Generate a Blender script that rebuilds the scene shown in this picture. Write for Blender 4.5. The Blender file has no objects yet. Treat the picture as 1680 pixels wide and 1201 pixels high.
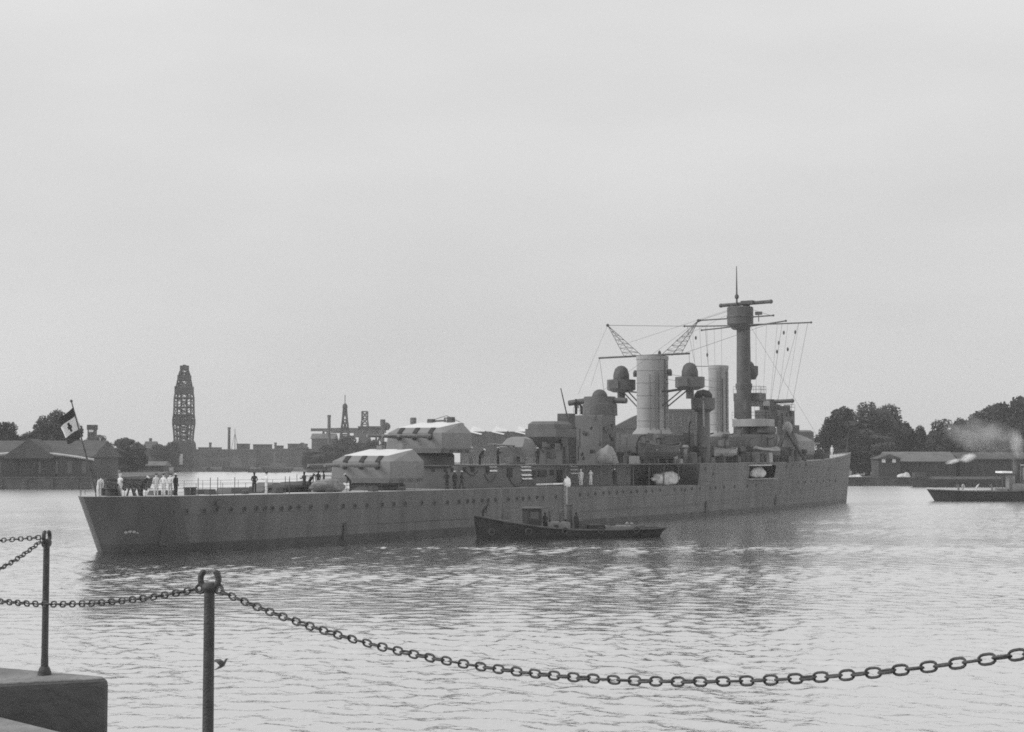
import bpy, bmesh, math, random
from mathutils import Vector, Matrix
R = math.radians
random.seed(7)
scene = bpy.context.scene
COL = scene.collection

# ------------------------------------------------------------------ camera
F_PX, CX, CY, EYE = 2600.0, 840.0, 600.5, 8.1
TILT = math.atan((747 - CY) / F_PX)
CT, ST = math.cos(TILT), math.sin(TILT)
cam_data = bpy.data.cameras.new('camera')
cam = bpy.data.objects.new('camera', cam_data)
COL.objects.link(cam)
cam.location = (0, 0, EYE)
cam.rotation_euler = (R(90) + TILT, 0, 0)
cam_data.sensor_width = 36
cam_data.lens = 36 * F_PX / 1680
cam_data.clip_start = 0.1
cam_data.clip_end = 9000
scene.camera = cam
scene.cycles.filter_width = 1.75
scene.cycles.volume_bounces = 3
scene.cycles.use_denoising = False

# ------------------------------------------------------------------ exposure, world, sun
scene.view_settings.view_transform = 'Standard'
scene.view_settings.look = 'None'
scene.view_settings.exposure = 0.0
scene.view_settings.gamma = 1.0
SUN_EL, SUN_AZ = R(35), R(-102)          # azimuth from the view direction, negative = left
w = bpy.data.worlds.new('World')
scene.world = w
w.use_nodes = True
nt = w.node_tree
nt.nodes.clear()
def N(t, tree=None, **kw):
    n = (tree or nt).nodes.new(t)
    for k, v in kw.items(): setattr(n, k, v)
    return n
sky = N('ShaderNodeTexSky', sky_type='NISHITA')
sky.sun_disc = False
sky.sun_elevation = SUN_EL
sky.sun_rotation = SUN_AZ
bw = N('ShaderNodeRGBToBW')
tc = N('ShaderNodeTexCoord')
mp = N('ShaderNodeMapping'); mp.inputs['Scale'].default_value = (1.2, 1.2, 4.0)
no = N('ShaderNodeTexNoise'); no.inputs['Scale'].default_value = 2.2; no.inputs['Detail'].default_value = 6; no.inputs['Roughness'].default_value = .5
sep = N('ShaderNodeSeparateXYZ')
zr = N('ShaderNodeMapRange'); zr.inputs['From Min'].default_value = 0.0; zr.inputs['From Max'].default_value = 1.0
zr.inputs['To Min'].default_value = 6.0; zr.inputs['To Max'].default_value = 13.2
cl = N('ShaderNodeMapRange'); cl.inputs['From Min'].default_value = 0.3; cl.inputs['From Max'].default_value = 0.7
cl.inputs['To Min'].default_value = 0.92; cl.inputs['To Max'].default_value = 1.07
mul = N('ShaderNodeMath', operation='MULTIPLY')
mix = N('ShaderNodeMix', data_type='FLOAT'); mix.inputs[0].default_value = 0.88
bg = N('ShaderNodeBackground'); bg.inputs['Strength'].default_value = 0.1
wo = N('ShaderNodeOutputWorld')
L = nt.links.new
L(sky.outputs[0], bw.inputs[0]); L(tc.outputs['Generated'], mp.inputs[0]); L(mp.outputs[0], no.inputs['Vector'])
L(tc.outputs['Generated'], sep.inputs[0]); L(sep.outputs['Z'], zr.inputs['Value'])
L(no.outputs[0], cl.inputs['Value']); L(zr.outputs[0], mul.inputs[0]); L(cl.outputs[0], mul.inputs[1])
L(bw.outputs[0], mix.inputs[2]); L(mul.outputs[0], mix.inputs[3]); L(mix.outputs[0], bg.inputs['Color']); L(bg.outputs[0], wo.inputs[0])

sd = bpy.data.lights.new('sun', 'SUN')
sd.energy = 2.1; sd.angle = R(28); sd.color = (1, 1, 1)
sun = bpy.data.objects.new('sun', sd)
COL.objects.link(sun)
sdir = Vector((math.sin(SUN_AZ) * math.cos(SUN_EL), math.cos(SUN_AZ) * math.cos(SUN_EL), math.sin(SUN_EL)))
sun.rotation_euler = sdir.to_track_quat('Z', 'Y').to_euler()
sun.location = (-200, 100, 200)

# ------------------------------------------------------------------ materials
def mat(name, v, var=0.15, scale=1.0, rough=0.7, stretch=(1, 1, 1), bump=0.0, bscale=None, metal=0.0, spec=0.3):
    m = bpy.data.materials.new(name)
    m.use_nodes = True
    t = m.node_tree
    b = t.nodes['Principled BSDF']
    b.inputs['Roughness'].default_value = rough
    b.inputs['Metallic'].default_value = metal
    b.inputs['Specular IOR Level'].default_value = spec
    c = N('ShaderNodeTexCoord', t); mpp = N('ShaderNodeMapping', t); mpp.inputs['Scale'].default_value = stretch
    n = N('ShaderNodeTexNoise', t); n.inputs['Scale'].default_value = scale; n.inputs['Detail'].default_value = 5
    r = N('ShaderNodeMapRange', t); r.inputs['From Min'].default_value = .3; r.inputs['From Max'].default_value = .7
    r.inputs['To Min'].default_value = v * (1 - var); r.inputs['To Max'].default_value = v * (1 + var)
    l = t.links.new
    l(c.outputs['Object'], mpp.inputs[0]); l(mpp.outputs[0], n.inputs['Vector']); l(n.outputs[0], r.inputs['Value'])
    l(r.outputs[0], b.inputs['Base Color'])
    if bump:
        n2 = N('ShaderNodeTexNoise', t); n2.inputs['Scale'].default_value = bscale or scale * 6; n2.inputs['Detail'].default_value = 4
        bp = N('ShaderNodeBump', t); bp.inputs['Strength'].default_value = bump; bp.inputs['Distance'].default_value = 0.05
        l(mpp.outputs[0], n2.inputs['Vector']); l(n2.outputs[0], bp.inputs['Height']); l(bp.outputs[0], b.inputs['Normal'])
    return m
M = {}
M['hull'] = mat('hull_paint', .115, .3, .5, .55, (1, 1, .22))
def plate_mat(name, v, streak):
    m = mat(name, v, streak, .55, .55, (1, 1, .16)); t = m.node_tree; b = t.nodes['Principled BSDF']; l = t.links.new
    old = b.inputs['Base Color'].links[0].from_socket
    c = N('ShaderNodeTexCoord', t); sp = N('ShaderNodeSeparateXYZ', t); cb = N('ShaderNodeCombineXYZ', t)
    l(c.outputs['Object'], sp.inputs[0]); l(sp.outputs['X'], cb.inputs['X']); l(sp.outputs['Z'], cb.inputs['Y'])
    br = N('ShaderNodeTexBrick', t); br.inputs['Scale'].default_value = 1.0; br.inputs['Brick Width'].default_value = 6.4; br.inputs['Row Height'].default_value = 1.55; br.inputs['Mortar Size'].default_value = .035; br.inputs['Mortar Smooth'].default_value = .4
    br.inputs['Color1'].default_value = (.95, .95, .95, 1); br.inputs['Color2'].default_value = (1.05, 1.05, 1.05, 1); br.inputs['Mortar'].default_value = (.78, .78, .78, 1)
    l(cb.outputs[0], br.inputs['Vector'])
    n = N('ShaderNodeTexNoise', t); n.inputs['Scale'].default_value = .9; n.inputs['Detail'].default_value = 6; mp_ = N('ShaderNodeMapping', t); mp_.inputs['Scale'].default_value = (1, 1, .07)
    l(c.outputs['Object'], mp_.inputs[0]); l(mp_.outputs[0], n.inputs['Vector'])
    r2 = N('ShaderNodeMapRange', t); r2.inputs['From Min'].default_value = .35; r2.inputs['From Max'].default_value = .62; r2.inputs['To Min'].default_value = .86; r2.inputs['To Max'].default_value = 1.04; l(n.outputs[0], r2.inputs['Value'])
    m1 = N('ShaderNodeMath', t, operation='MULTIPLY'); m2 = N('ShaderNodeMath', t, operation='MULTIPLY')
    l(old, m1.inputs[0]); l(br.outputs['Color'], m1.inputs[1]); l(m1.outputs[0], m2.inputs[0]); l(r2.outputs[0], m2.inputs[1]); l(m2.outputs[0], b.inputs['Base Color'])
    bp = N('ShaderNodeBump', t); bp.inputs['Strength'].default_value = .5; bp.inputs['Distance'].default_value = .03; l(br.outputs['Fac'], bp.inputs['Height']); bp.invert = True; l(bp.outputs[0], b.inputs['Normal'])
    return m
M['hull'] = plate_mat('hull_plating', .1, .2)
M['boot'] = mat('boot_topping', .045, .3, .6, .5, (1, 1, .4))
M['deck'] = mat('deck_planking', .36, .2, 2.0, .8, (.3, 3, 1))
M['steel'] = mat('superstructure_paint', .1, .18, .5, .6)
M['pale_steel'] = mat('funnel_paint', .25, .2, .5, .6, (1, 1, .3))
M['turret'] = mat('turret_paint', .165, .12, .6, .5)
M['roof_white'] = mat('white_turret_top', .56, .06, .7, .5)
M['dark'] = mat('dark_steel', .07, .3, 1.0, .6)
M['pipe'] = mat('pipe_paint', .15, .2, .6, .6)
M['mast'] = mat('backlit_mast', .075, .2, .6, .6)  # backlight shade put into the mast's colour
M['stern'] = mat('darker_stern', .06, .3, .5, .55, (1, 1, .25))  # darker tone for the aftermost hull faces
M['hole'] = mat('dark_opening', .035, .2, 1.0, .8)
M['canvas'] = mat('pale_canvas', .42, .3, 1.5, .9, bump=.6, bscale=4)
M['tarp'] = mat('grey_tarpaulin', .22, .25, 1.5, .9, bump=.6, bscale=4)
M['dull_canvas'] = mat('dull_canvas', .2, .3, 1.5, .9, bump=.6, bscale=4)
M['white'] = mat('white_paint', .75, .08, 1.0, .6)
M['iron'] = mat('black_iron', .065, .25, 20, .55, bump=.3, bscale=90)
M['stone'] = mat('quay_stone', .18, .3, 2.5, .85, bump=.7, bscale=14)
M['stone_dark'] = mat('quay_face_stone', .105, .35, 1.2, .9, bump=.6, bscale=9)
M['far_quay'] = mat('far_quay_wall', .055, .35, .4, .9)
M['land'] = mat('bank_ground', .1, .3, .1, .9)
M['shed_wall'] = mat('tarred_shed_boards', .05, .3, .4, .85, (1, 1, .2))
M['shed_roof'] = mat('shed_roof_felt', .06, .2, .3, .85)
M['pale_roof'] = mat('pale_roof_sheet', .11, .2, .3, .8)
M['fascia'] = mat('pale_fascia', .38, .1, .5, .7)
M['brick'] = mat('far_brick', .095, .35, .12, .9)
M['glass'] = mat('window_glass', .06, .2, 1.0, .2, spec=.6)
M['pale_glass'] = mat('skylight_glass', .62, .15, .4, .25, spec=.6)
M['crane'] = mat('crane_iron', .035, .25, .3, .7)
M['leaf'] = [mat('foliage_a', .034, .4, .35, .8), mat('foliage_b', .043, .4, .35, .8)]
M['bark'] = mat('bark', .06, .3, 2, .9)
M['skin'] = mat('skin', .34, .05, 5, .6)
M['navy'] = mat('navy_cloth', .035, .2, 8, .9)
M['whites'] = mat('white_cloth', .62, .08, 8, .9)
M['greycloth'] = mat('grey_cloth', .2, .15, 8, .9)
M['shoe'] = mat('black_leather', .03, .2, 8, .5)
M['tug'] = mat('tug_black_hull', .03, .3, .8, .8, spec=.1)
M['tugdeck'] = mat('tug_deckhouse', .18, .25, .8, .7)

# ------------------------------------------------------------------ builders
class MB:
    def __init__(s): s.v = []; s.f = []; s.m = []
    def add(s, vs, fs, mi=0):
        o = len(s.v); s.v += [tuple(v) for v in vs]
        for f in fs: s.f.append(tuple(i + o for i in f)); s.m.append(mi)
        return s
    def box(s, x0, x1, y0, y1, z0, z1, mi=0, top=None):
        ti = top or (0, 0)
        vs = [(x0, y0, z0), (x1, y0, z0), (x1, y1, z0), (x0, y1, z0), (x0 + ti[0], y0 + ti[1], z1), (x1 - ti[0], y0 + ti[1], z1), (x1 - ti[0], y1 - ti[1], z1), (x0 + ti[0], y1 - ti[1], z1)]
        return s.add(vs, [(3, 2, 1, 0), (4, 5, 6, 7), (0, 1, 5, 4), (1, 2, 6, 5), (2, 3, 7, 6), (3, 0, 4, 7)], mi)
    def loft(s, rings, mi=0, cap=(True, True), capmi=None):
        n = len(rings[0]); o = len(s.v)
        for r in rings: s.v += [tuple(p) for p in r]
        for i in range(len(rings) - 1):
            for j in range(n):
                a = o + i * n + j; b = o + i * n + (j + 1) % n
                s.f.append((a, b, b + n, a + n)); s.m.append(mi)
        if cap[0]: s.f.append(tuple(o + j for j in reversed(range(n)))); s.m.append(mi)
        if cap[1]: s.f.append(tuple(o + (len(rings) - 1) * n + j for j in range(n))); s.m.append(mi if capmi is None else capmi)
        return s
    def lathe(s, prof, c=(0, 0, 0), n=20, sx=1, sy=1, mi=0, cap=(True, True), capmi=None):
        return s.loft([[(c[0] + r * sx * math.cos(2 * math.pi * k / n), c[1] + r * sy * math.sin(2 * math.pi * k / n), c[2] + z) for k in range(n)] for r, z in prof], mi, cap, capmi)
    def tube(s, pts, r, n=6, mi=0, closed=False, r2=None):
        pts = [Vector(p) for p in pts]; rings = []; k = len(pts)
        up = Vector((0, 0, 1)); prev = None
        for i, p in enumerate(pts):
            a = pts[(i - 1) % k] if (closed or i > 0) else p
            b = pts[(i + 1) % k] if (closed or i < k - 1) else p
            d = (b - a).normalized()
            if prev is None:
                u = d.cross(up)
                if u.length < 1e-3: u = d.cross(Vector((1, 0, 0)))
                u.normalize()
            else:
                u = (prev - d * prev.dot(d)).normalized()
            prev = u; v = d.cross(u)
            rr = r if r2 is None else r + (r2 - r) * i / max(1, k - 1)
            rings.append([p + (u * math.cos(2 * math.pi * q / n) + v * math.sin(2 * math.pi * q / n)) * rr for q in range(n)])
        if closed:
            rings.append(rings[0]); return s.loft(rings, mi, (False, False))
        return s.loft(rings, mi)
    def bar(s, a, b, t, mi=0): return s.tube([a, b], t, 4, mi)
    def ball(s, c, rx, ry=None, rz=None, n=12, mi=0, half=False):
        ry = ry or rx; rz = rz or rx
        k = 7; lo = 0 if half else -math.pi / 2
        rings = []
        for i in range(k + 1):
            a = lo + (math.pi / 2 - lo) * i / k; a = max(min(a, 1.565), -1.565)
            rings.append([(c[0] + rx * math.cos(a) * math.cos(2 * math.pi * j / n), c[1] + ry * math.cos(a) * math.sin(2 * math.pi * j / n), c[2] + rz * math.sin(a)) for j in range(n)])
        return s.loft(rings, mi)
    def build(s, name, mats, parent=None, smooth=False, loc=None, rot=None):
        me = bpy.data.meshes.new(name)
        me.from_pydata(s.v, [], s.f)
        for m in (mats if isinstance(mats, (list, tuple)) else [mats]): me.materials.append(m)
        me.polygons.foreach_set('material_index', s.m)
        bm = bmesh.new(); bm.from_mesh(me); bmesh.ops.recalc_face_normals(bm, faces=bm.faces); bm.to_mesh(me); bm.free()
        if smooth:
            me.polygons.foreach_set('use_smooth', [True] * len(me.polygons))
            try: me.set_sharp_from_angle(angle=R(40))
            except Exception: pass
        o = bpy.data.objects.new(name, me); COL.objects.link(o)
        if parent: o.parent = parent
        if loc: o.location = loc
        if rot: o.rotation_euler = rot
        return o
def tag(o, label=None, cat=None, group=None, kind=None):
    if label: o['label'] = label
    if cat: o['category'] = cat
    if group: o['group'] = group
    if kind: o['kind'] = kind
    return o
def thing(name, label, cat, loc=(0, 0, 0), rz=0, group=None, parent=None):
    o = bpy.data.objects.new(name, None); COL.objects.link(o)
    o.location = loc; o.rotation_euler = (0, 0, rz); o.empty_display_size = .5
    return tag(o, label, cat, group)
def part(name, loc, parent, rz=0):
    o = bpy.data.objects.new(name, None); COL.objects.link(o)
    o.location = loc; o.rotation_euler = (0, 0, rz); o.parent = parent
    return o
def copy_part(o, parent, loc=None, rz=None):
    c = o.copy(); COL.objects.link(c); c.parent = parent
    if loc is not None: c.location = loc
    if rz is not None: c.rotation_euler = (0, 0, rz)
    for ch in [q for q in o.children]: copy_part(ch, c)
    return c
# photograph measurements -> metres
def ray(px, py):
    u = (CY - py) / F_PX
    return (px - CX) / F_PX, CT - u * ST, ST + u * CT
def far_at(px, py, Y):
    x, y, z = ray(px, py); t = Y / y
    return x * t, EYE + z * t
S0 = (-34.114, 131.679); U = (0.54646, 0.83748); HEAD = math.atan2(U[1], U[0])
def ship_at(px, py, p=0.0):
    """station s (metres from the stern waterline) and height z on the lengthwise plane p metres to starboard"""
    x, y, z = ray(px, py)
    ax, ay = S0[0] + U[1] * p, S0[1] - U[0] * p
    s = (ax * y - ay * x) / (U[1] * x - U[0] * y)
    X, Y = ax + U[0] * s, ay + U[1] * s
    return s, EYE + z * math.hypot(X, Y) / math.hypot(x, y)
def ship_world(s, p, z): return (S0[0] + U[0] * s + U[1] * p, S0[1] + U[1] * s - U[0] * p, z)
def lerp_table(t, x):
    if x <= t[0][0]: return t[0][1]
    for (a, va), (b, vb) in zip(t, t[1:]):
        if x <= b: return va + (vb - va) * (x - a) / (b - a)
    return t[-1][1]

# ------------------------------------------------------------------ water, land, quay
FM0 = .6
def water_material():
    m = bpy.data.materials.new('harbour_water'); m.use_nodes = True
    t = m.node_tree; t.nodes.clear(); l = t.links.new
    out = N('ShaderNodeOutputMaterial', t); mx = N('ShaderNodeMixShader', t); df = N('ShaderNodeBsdfDiffuse', t); gl = N('ShaderNodeBsdfGlossy', t); gl.distribution = 'MULTI_GGX'
    df.inputs['Color'].default_value = (.12, .12, .12, 1); gl.inputs['Color'].default_value = (.98, .98, .98, 1)
    fr = N('ShaderNodeFresnel', t); fr.inputs['IOR'].default_value = 1.7
    fm = N('ShaderNodeMapRange', t); fm.inputs['From Min'].default_value = .08; fm.inputs['From Max'].default_value = .55; fm.inputs['To Min'].default_value = FM0; fm.inputs['To Max'].default_value = 1.0
    l(fr.outputs[0], fm.inputs['Value']); l(fm.outputs[0], mx.inputs[0]); l(df.outputs[0], mx.inputs[1]); l(gl.outputs[0], mx.inputs[2]); l(mx.outputs[0], out.inputs['Surface'])
    c = N('ShaderNodeTexCoord', t)
    sy = N('ShaderNodeSeparateXYZ', t); l(c.outputs['Object'], sy.inputs[0])
    rr_ = N('ShaderNodeMapRange', t); rr_.inputs['From Min'].default_value = 90; rr_.inputs['From Max'].default_value = 300; rr_.inputs['To Min'].default_value = .09; rr_.inputs['To Max'].default_value = .24
    l(sy.outputs['Y'], rr_.inputs['Value']); l(rr_.outputs[0], gl.inputs['Roughness'])
    def layer(scale, st, det, rot=0.0):
        mm = N('ShaderNodeMapping', t); mm.inputs['Scale'].default_value = st; mm.inputs['Rotation'].default_value = (0, 0, rot)
        n = N('ShaderNodeTexNoise', t); n.inputs['Scale'].default_value = scale; n.inputs['Detail'].default_value = det; n.inputs['Roughness'].default_value = .55
        l(c.outputs['Object'], mm.inputs[0]); l(mm.outputs[0], n.inputs['Vector'])
        return n.outputs[0]
    a = layer(.22, (.8, 1.2, 1), 2, .25); bb = layer(1.1, (.85, 1.1, 1), 3, -.2); d = layer(3.2, (.9, 1.1, 1), 2, .1)
    patch = layer(.022, (.5, 1.5, 1), 3)
    pr = N('ShaderNodeMapRange', t); pr.inputs['From Min'].default_value = .35; pr.inputs['From Max'].default_value = .65
    pr.inputs['To Min'].default_value = .5; pr.inputs['To Max'].default_value = 1.25
    l(patch, pr.inputs['Value'])
    def mulc(x, k):
        q = N('ShaderNodeMath', t, operation='MULTIPLY'); l(x, q.inputs[0])
        if isinstance(k, float): q.inputs[1].default_value = k
        else: l(k, q.inputs[1])
        return q.outputs[0]
    def addc(x, y):
        q = N('ShaderNodeMath', t, operation='ADD'); l(x, q.inputs[0]); l(y, q.inputs[1]); return q.outputs[0]
    h = addc(addc(mulc(a, .35), mulc(bb, .34)), mulc(d, .10))
    h = mulc(h, pr.outputs[0])
    bp = N('ShaderNodeBump', t); bp.inputs['Strength'].default_value = 1.0; bp.inputs['Distance'].default_value = .16
    l(h, bp.inputs['Height']); [l(bp.outputs[0], q.inputs['Normal']) for q in (gl, df, fr)]
    return m
import numpy as np
def water_surface():
    rng = np.random.default_rng(5)
    lam = np.exp(rng.uniform(np.log(.30), np.log(2.3), 60)); th = rng.normal(.95, .95, 60); ph = rng.uniform(0, 6.28, 60)
    kk = 2 * np.pi / lam; slope = SLOPE * np.sqrt(2.0 / 60) * np.minimum(1, (lam / .8)) ** .3
    def height(x, y, cut):
        z = np.zeros_like(x)
        dp = (x - S0[0]) * U[1] - (y - S0[1]) * U[0]; ds = (x - S0[0]) * U[0] + (y - S0[1]) * U[1]
        lee = np.where((ds > -6) & (ds < 172), np.clip((dp - 7) / 9, .0, 1), 1.0) * .35 + .65
        gust = .58 + .42 * np.sin(.045 * x + .09 * y + 1.3 * np.sin(.03 * y + .021 * x)) * np.sin(.11 * y - .02 * x + 1.0)
        for l, t, q, k, a in zip(lam, th, ph, kk, slope):
            if l < cut: continue
            z += a / k * np.sin(k * (x * np.cos(t) + y * np.sin(t)) + q + .6 * np.sin(.13 * x + .17 * y + q))
        return z * gust * lee
    V, Fc, off = [], [], 0
    for (xa0, xb0, ya0, yb0, d) in ((-34, 34, 30, 72, .13), (-55, 60, 72, 140, .24), (-115, 140, 140, 330, .55)):
        xs = np.linspace(xa0, xb0, int((xb0 - xa0) / d) + 1); ys = np.linspace(ya0, yb0, int((yb0 - ya0) / d) + 1)
        X, Y = np.meshgrid(xs, ys)
        fade = np.clip(np.minimum(np.minimum(X - xa0, xb0 - X) / 6, 1), 0, 1) * np.clip((Y - 30) / 4, 0, 1) * np.clip((330 - Y) / 120, 0, 1)
        Z = height(X, Y, 2.2 * d) * fade
        V.append(np.stack([X, Y, Z], -1).reshape(-1, 3)); nx, ny = len(xs), len(ys)
        ii = (np.arange(ny - 1)[:, None] * nx + np.arange(nx - 1)[None, :]).ravel() + off
        Fc.append(np.stack([ii, ii + 1, ii + nx + 1, ii + nx], -1)); off += nx * ny
    rects = [(-1600, 1600, -40, 30), (-1600, 1600, 330, 1500), (-1600, -34, 30, 72), (34, 1600, 30, 72), (-1600, -55, 72, 140), (60, 1600, 72, 140), (-1600, -115, 140, 330), (140, 1600, 140, 330)]
    for x0, x1, y0, y1 in rects:
        V.append(np.array([(x0, y0, 0), (x1, y0, 0), (x1, y1, 0), (x0, y1, 0)], float)); Fc.append(np.array([[off, off + 1, off + 2, off + 3]])); off += 4
    V = np.concatenate(V).astype(np.float32); Fc = np.concatenate(Fc).astype(np.int32)
    me = bpy.data.meshes.new('water'); me.vertices.add(len(V)); me.vertices.foreach_set('co', V.ravel())
    me.loops.add(Fc.size); me.loops.foreach_set('vertex_index', Fc.ravel()); me.polygons.add(len(Fc)); me.polygons.foreach_set('loop_start', np.arange(0, Fc.size, 4, dtype=np.int32))
    me.polygons.foreach_set('use_smooth', np.ones(len(Fc), bool)); me.update(calc_edges=True); me.materials.append(water_material())
    o = bpy.data.objects.new('water', me); COL.objects.link(o); tag(o, kind='structure')
SLOPE = .22
water_surface()

def land(name, pts, z, m=None):
    b = MB(); n = len(pts)
    b.loft([[(x, y, -2) for x, y in pts], [(x, y, z) for x, y in pts]])
    return tag(b.build(name, m or M['land']), kind='structure')
def xa(px, Y): return far_at(px, 747, Y)[0]
# far bank, left bank, right bank
land('far_bank_terrain', [(xa(-500, 800), 800), (xa(300, 800), 800), (xa(700, 800), 792), (xa(700, 640), 640), (xa(2300, 640), 640), (1500, 1500), (-1500, 1500)], 1.6)
land('left_bank_terrain', [(-330, 379), (xa(150, 379), 379), (xa(262, 470), 470), (xa(285, 640), 640), (xa(285, 790), 790), (-330, 790)], 2.4)
land('right_bank_terrain', [(xa(1310, 424), 424), (330, 419), (430, 630), (xa(1100, 630), 630), (xa(1150, 424), 430)], 1.7)
# near quay on which the photographer stands
g = MB()
EZ = EYE - 1.54
qp = [(-4.16, 10.64), (-3.09, 9.58), (-2.34, 8.82), (0.0, 6.5), (3.0, 3.55), (9, -2.4), (9, -30), (-30, -30), (-30, 10.64)]
rings = []
for ins, z in ((0, -1), (0, EZ - .05), (.015, EZ - .015), (.05, EZ)):
    rings.append([(x - .7 * ins, y - .7 * ins, z) for x, y in qp])
g.loft(rings)
tag(g.build('quay_ground', M['stone']), kind='structure')

# stone block beyond the stair slot, carrying the slimmer post
blk = thing('quay_block', 'dark stone quay block with rounded corner, the slimmer chain post stands on it', 'quay block', (-3.2, 11.3, 0))
bp_ = [(-2.80, 11.0), (-2.785, 11.03), (-2.80, 11.07), (-3.9, 11.66), (-6.5, 12.9), (-9, 14), (-9, 10.45), (-3.43, 10.74), (-2.84, 10.975)]
bb_ = MB(); rings = []
cxm, cym = -5.2, 11.7
for k, z in ((1.0, -1), (1.0, EZ - .04), (.997, EZ - .012), (.99, EZ)):
    rings.append([(cxm + (x - cxm) * k + 3.2, cym + (y - cym) * k - 11.3, z) for x, y in bp_])
bb_.loft(rings, 0)
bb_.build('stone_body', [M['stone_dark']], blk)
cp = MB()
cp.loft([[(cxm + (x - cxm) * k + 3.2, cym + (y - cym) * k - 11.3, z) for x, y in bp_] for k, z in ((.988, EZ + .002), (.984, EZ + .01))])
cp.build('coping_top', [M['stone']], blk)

# ------------------------------------------------------------------ chain posts and chains
def post(loc, rz, label, h=1.0, r=.0235, group='iron chain posts along the quay'):
    t = thing('chain_post', label, 'post', loc, rz, group)
    b = MB(); b.lathe([(r * 1.1, 0), (r * 1.1, .1), (r, .14), (r * .93, h - .1), (r * .93, h - .085)], n=16); b.build('shaft', M['iron'], t, True)
    b = MB(); b.lathe([(r * 2.0, -.002), (r * 2.0, .018), (r * 1.7, .035), (r * 1.5, .05), (r * 1.15, .06)], n=16); b.build('base_collar', M['iron'], t, True)
    b = MB()
    b.lathe([(r * .9, h - .1), (r * 1.35, h - .085), (r * 1.35, h - .07), (r * .9, h - .055)], n=16)
    R0 = .045; pts = []
    for k in range(17):
        a = R(90 + 45) + R(360 - 90) * k / 16
        pts.append((R0 * math.cos(a), 0, h - .045 + .006 + R0 * math.sin(a)))
    b.tube(pts, .0145, 10)
    b.ball(pts[0], .0135); b.ball(pts[-1], .0135)
    b.build('hook_head', M['iron'], t, True)
    for sx in (-1, 1):
        b = MB(); b.tube([(sx * .046 + .02 * math.cos(2 * math.pi * k / 12), 0, h - .085 + .02 * math.sin(2 * math.pi * k / 12)) for k in range(12)], .0065, 8, closed=True)
        b.build('chain_eye', M['iron'], t, True)
    return t
CR = R(-45)
P2 = (-1.417, 7.47, EZ); P1 = (-3.262, 11.16, EZ + .01); P3 = (1.75, 4.3, EZ + .1); P0 = (-4.53, 10.58, EZ); PA = (-3.62, 8.55, EZ); PB = (-7.2, 14.0, EZ)
post(P2, R(-12), 'thick iron chain post with open ring head on the near quay, tallest in the picture', r=.0265)
post(P1, R(80), 'slimmer iron chain post with ring head seen edge on, on the stone block')
post(P3, CR, 'iron chain post on the near quay beyond the right end of the long chain')
post(P0, CR, 'iron chain post on the near quay edge left of the stone block')
post(PA, CR, 'iron chain post standing back on the near quay behind the stair slot')
post(PB, R(-20), 'iron chain post at the far left end of the stone block')
def chain(a, b, sag, label, pitch=.049, wire=.0046, group='iron chains between the quay posts'):
    a = Vector(a); b = Vector(b); n = 400
    pts = [a.lerp(b, i / n) - Vector((0, 0, 4 * sag * (i / n) * (1 - i / n))) for i in range(n + 1)]
    acc = [0]
    for p, q in zip(pts, pts[1:]): acc.append(acc[-1] + (q - p).length)
    k = round(acc[-1] / pitch); step = acc[-1] / k
    mb = MB(); j = 0
    for i in range(k):
        d = (i + .5) * step
        while acc[j + 1] < d: j += 1
        c = pts[j].lerp(pts[j + 1], (d - acc[j]) / (acc[j + 1] - acc[j]))
        T = (pts[j + 1] - pts[j]).normalized(); side = T.cross(Vector((0, 0, 1))).normalized(); upv = side.cross(T)
        wv = (side if i % 2 else upv); wob = random.uniform(-.25, .25)
        wv = (Matrix.Rotation(wob, 3, T) @ wv)
        hl, hw = pitch * .5 + wire * .6, pitch * .30
        lp = []
        for q in range(14):
            an = 2 * math.pi * q / 14
            cx = math.copysign(abs(math.cos(an)) ** .7, math.cos(an)) * hl; cyy = math.copysign(abs(math.sin(an)) ** .8, math.sin(an)) * hw
            lp.append(c + T * cx + wv * cyy)
        mb.tube(lp, wire, 6, closed=True)
    o = mb.build('chain', M['iron'], None, True)
    return tag(o, label, 'chain', group)
def off(P, dx, dy, dz): return (P[0] + dx, P[1] + dy, P[2] + dz)
chain(off(P2, .046, -.046, .915), off(P3, -.046, .046, .955), .255, 'long sagging iron chain from the open ring post to the right edge')
chain(off(P2, -.046, .046, .915), off(P0, .046, -.046, .915), .19, 'iron chain hanging low to the left of the open ring post')
chain(off(P1, -.05, .02, .955), off(PB, .05, -.02, .915), .09, 'nearly level iron chain at the top of the slimmer post')
chain(off(P1, -.01, -.05, .945), off(PA, .02, .05, .915), .19, 'steep iron chain dropping towards the viewer from the slimmer post')

# ------------------------------------------------------------------ the cruiser
ship = thing('cruiser', 'long grey naval cruiser with two funnels and a tall tower mast', 'warship', (S0[0], S0[1], 0), HEAD)
# local axes: x forward from the stern, y to port, z up; starboard p = -y
QL = 166.73
WD = [(0, 0), (.002, .8), (.005, 1.6), (.01, 2.5), (.02, 3.8), (.035, 4.9), (.06, 5.9), (.1, 6.6), (.16, 7.05), (.25, 7.3), (.372, 7.4)]
WW = [(0, 0), (.002, .8), (.005, 1.5), (.01, 2.3), (.02, 3.4), (.035, 4.4), (.06, 5.5), (.1, 6.4), (.16, 7.0), (.25, 7.35), (.372, 7.5)]
FD = [(.372, 7.7), (.5, 7.7), (.62, 7.55), (.7, 7.1), (.78, 6.2), (.85, 4.95), (.91, 3.5), (.95, 2.2), (.98, 1.0), (.993, .4), (1, .1)]
FW = [(.372, 7.8), (.5, 7.8), (.62, 7.3), (.7, 6.5), (.78, 5.3), (.85, 3.9), (.91, 2.45), (.95, 1.4), (.98, .6), (.993, .25), (1, .07)]
ZD = [(0, 4.72), (.25, 4.6), (.57, 4.6)]
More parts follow.
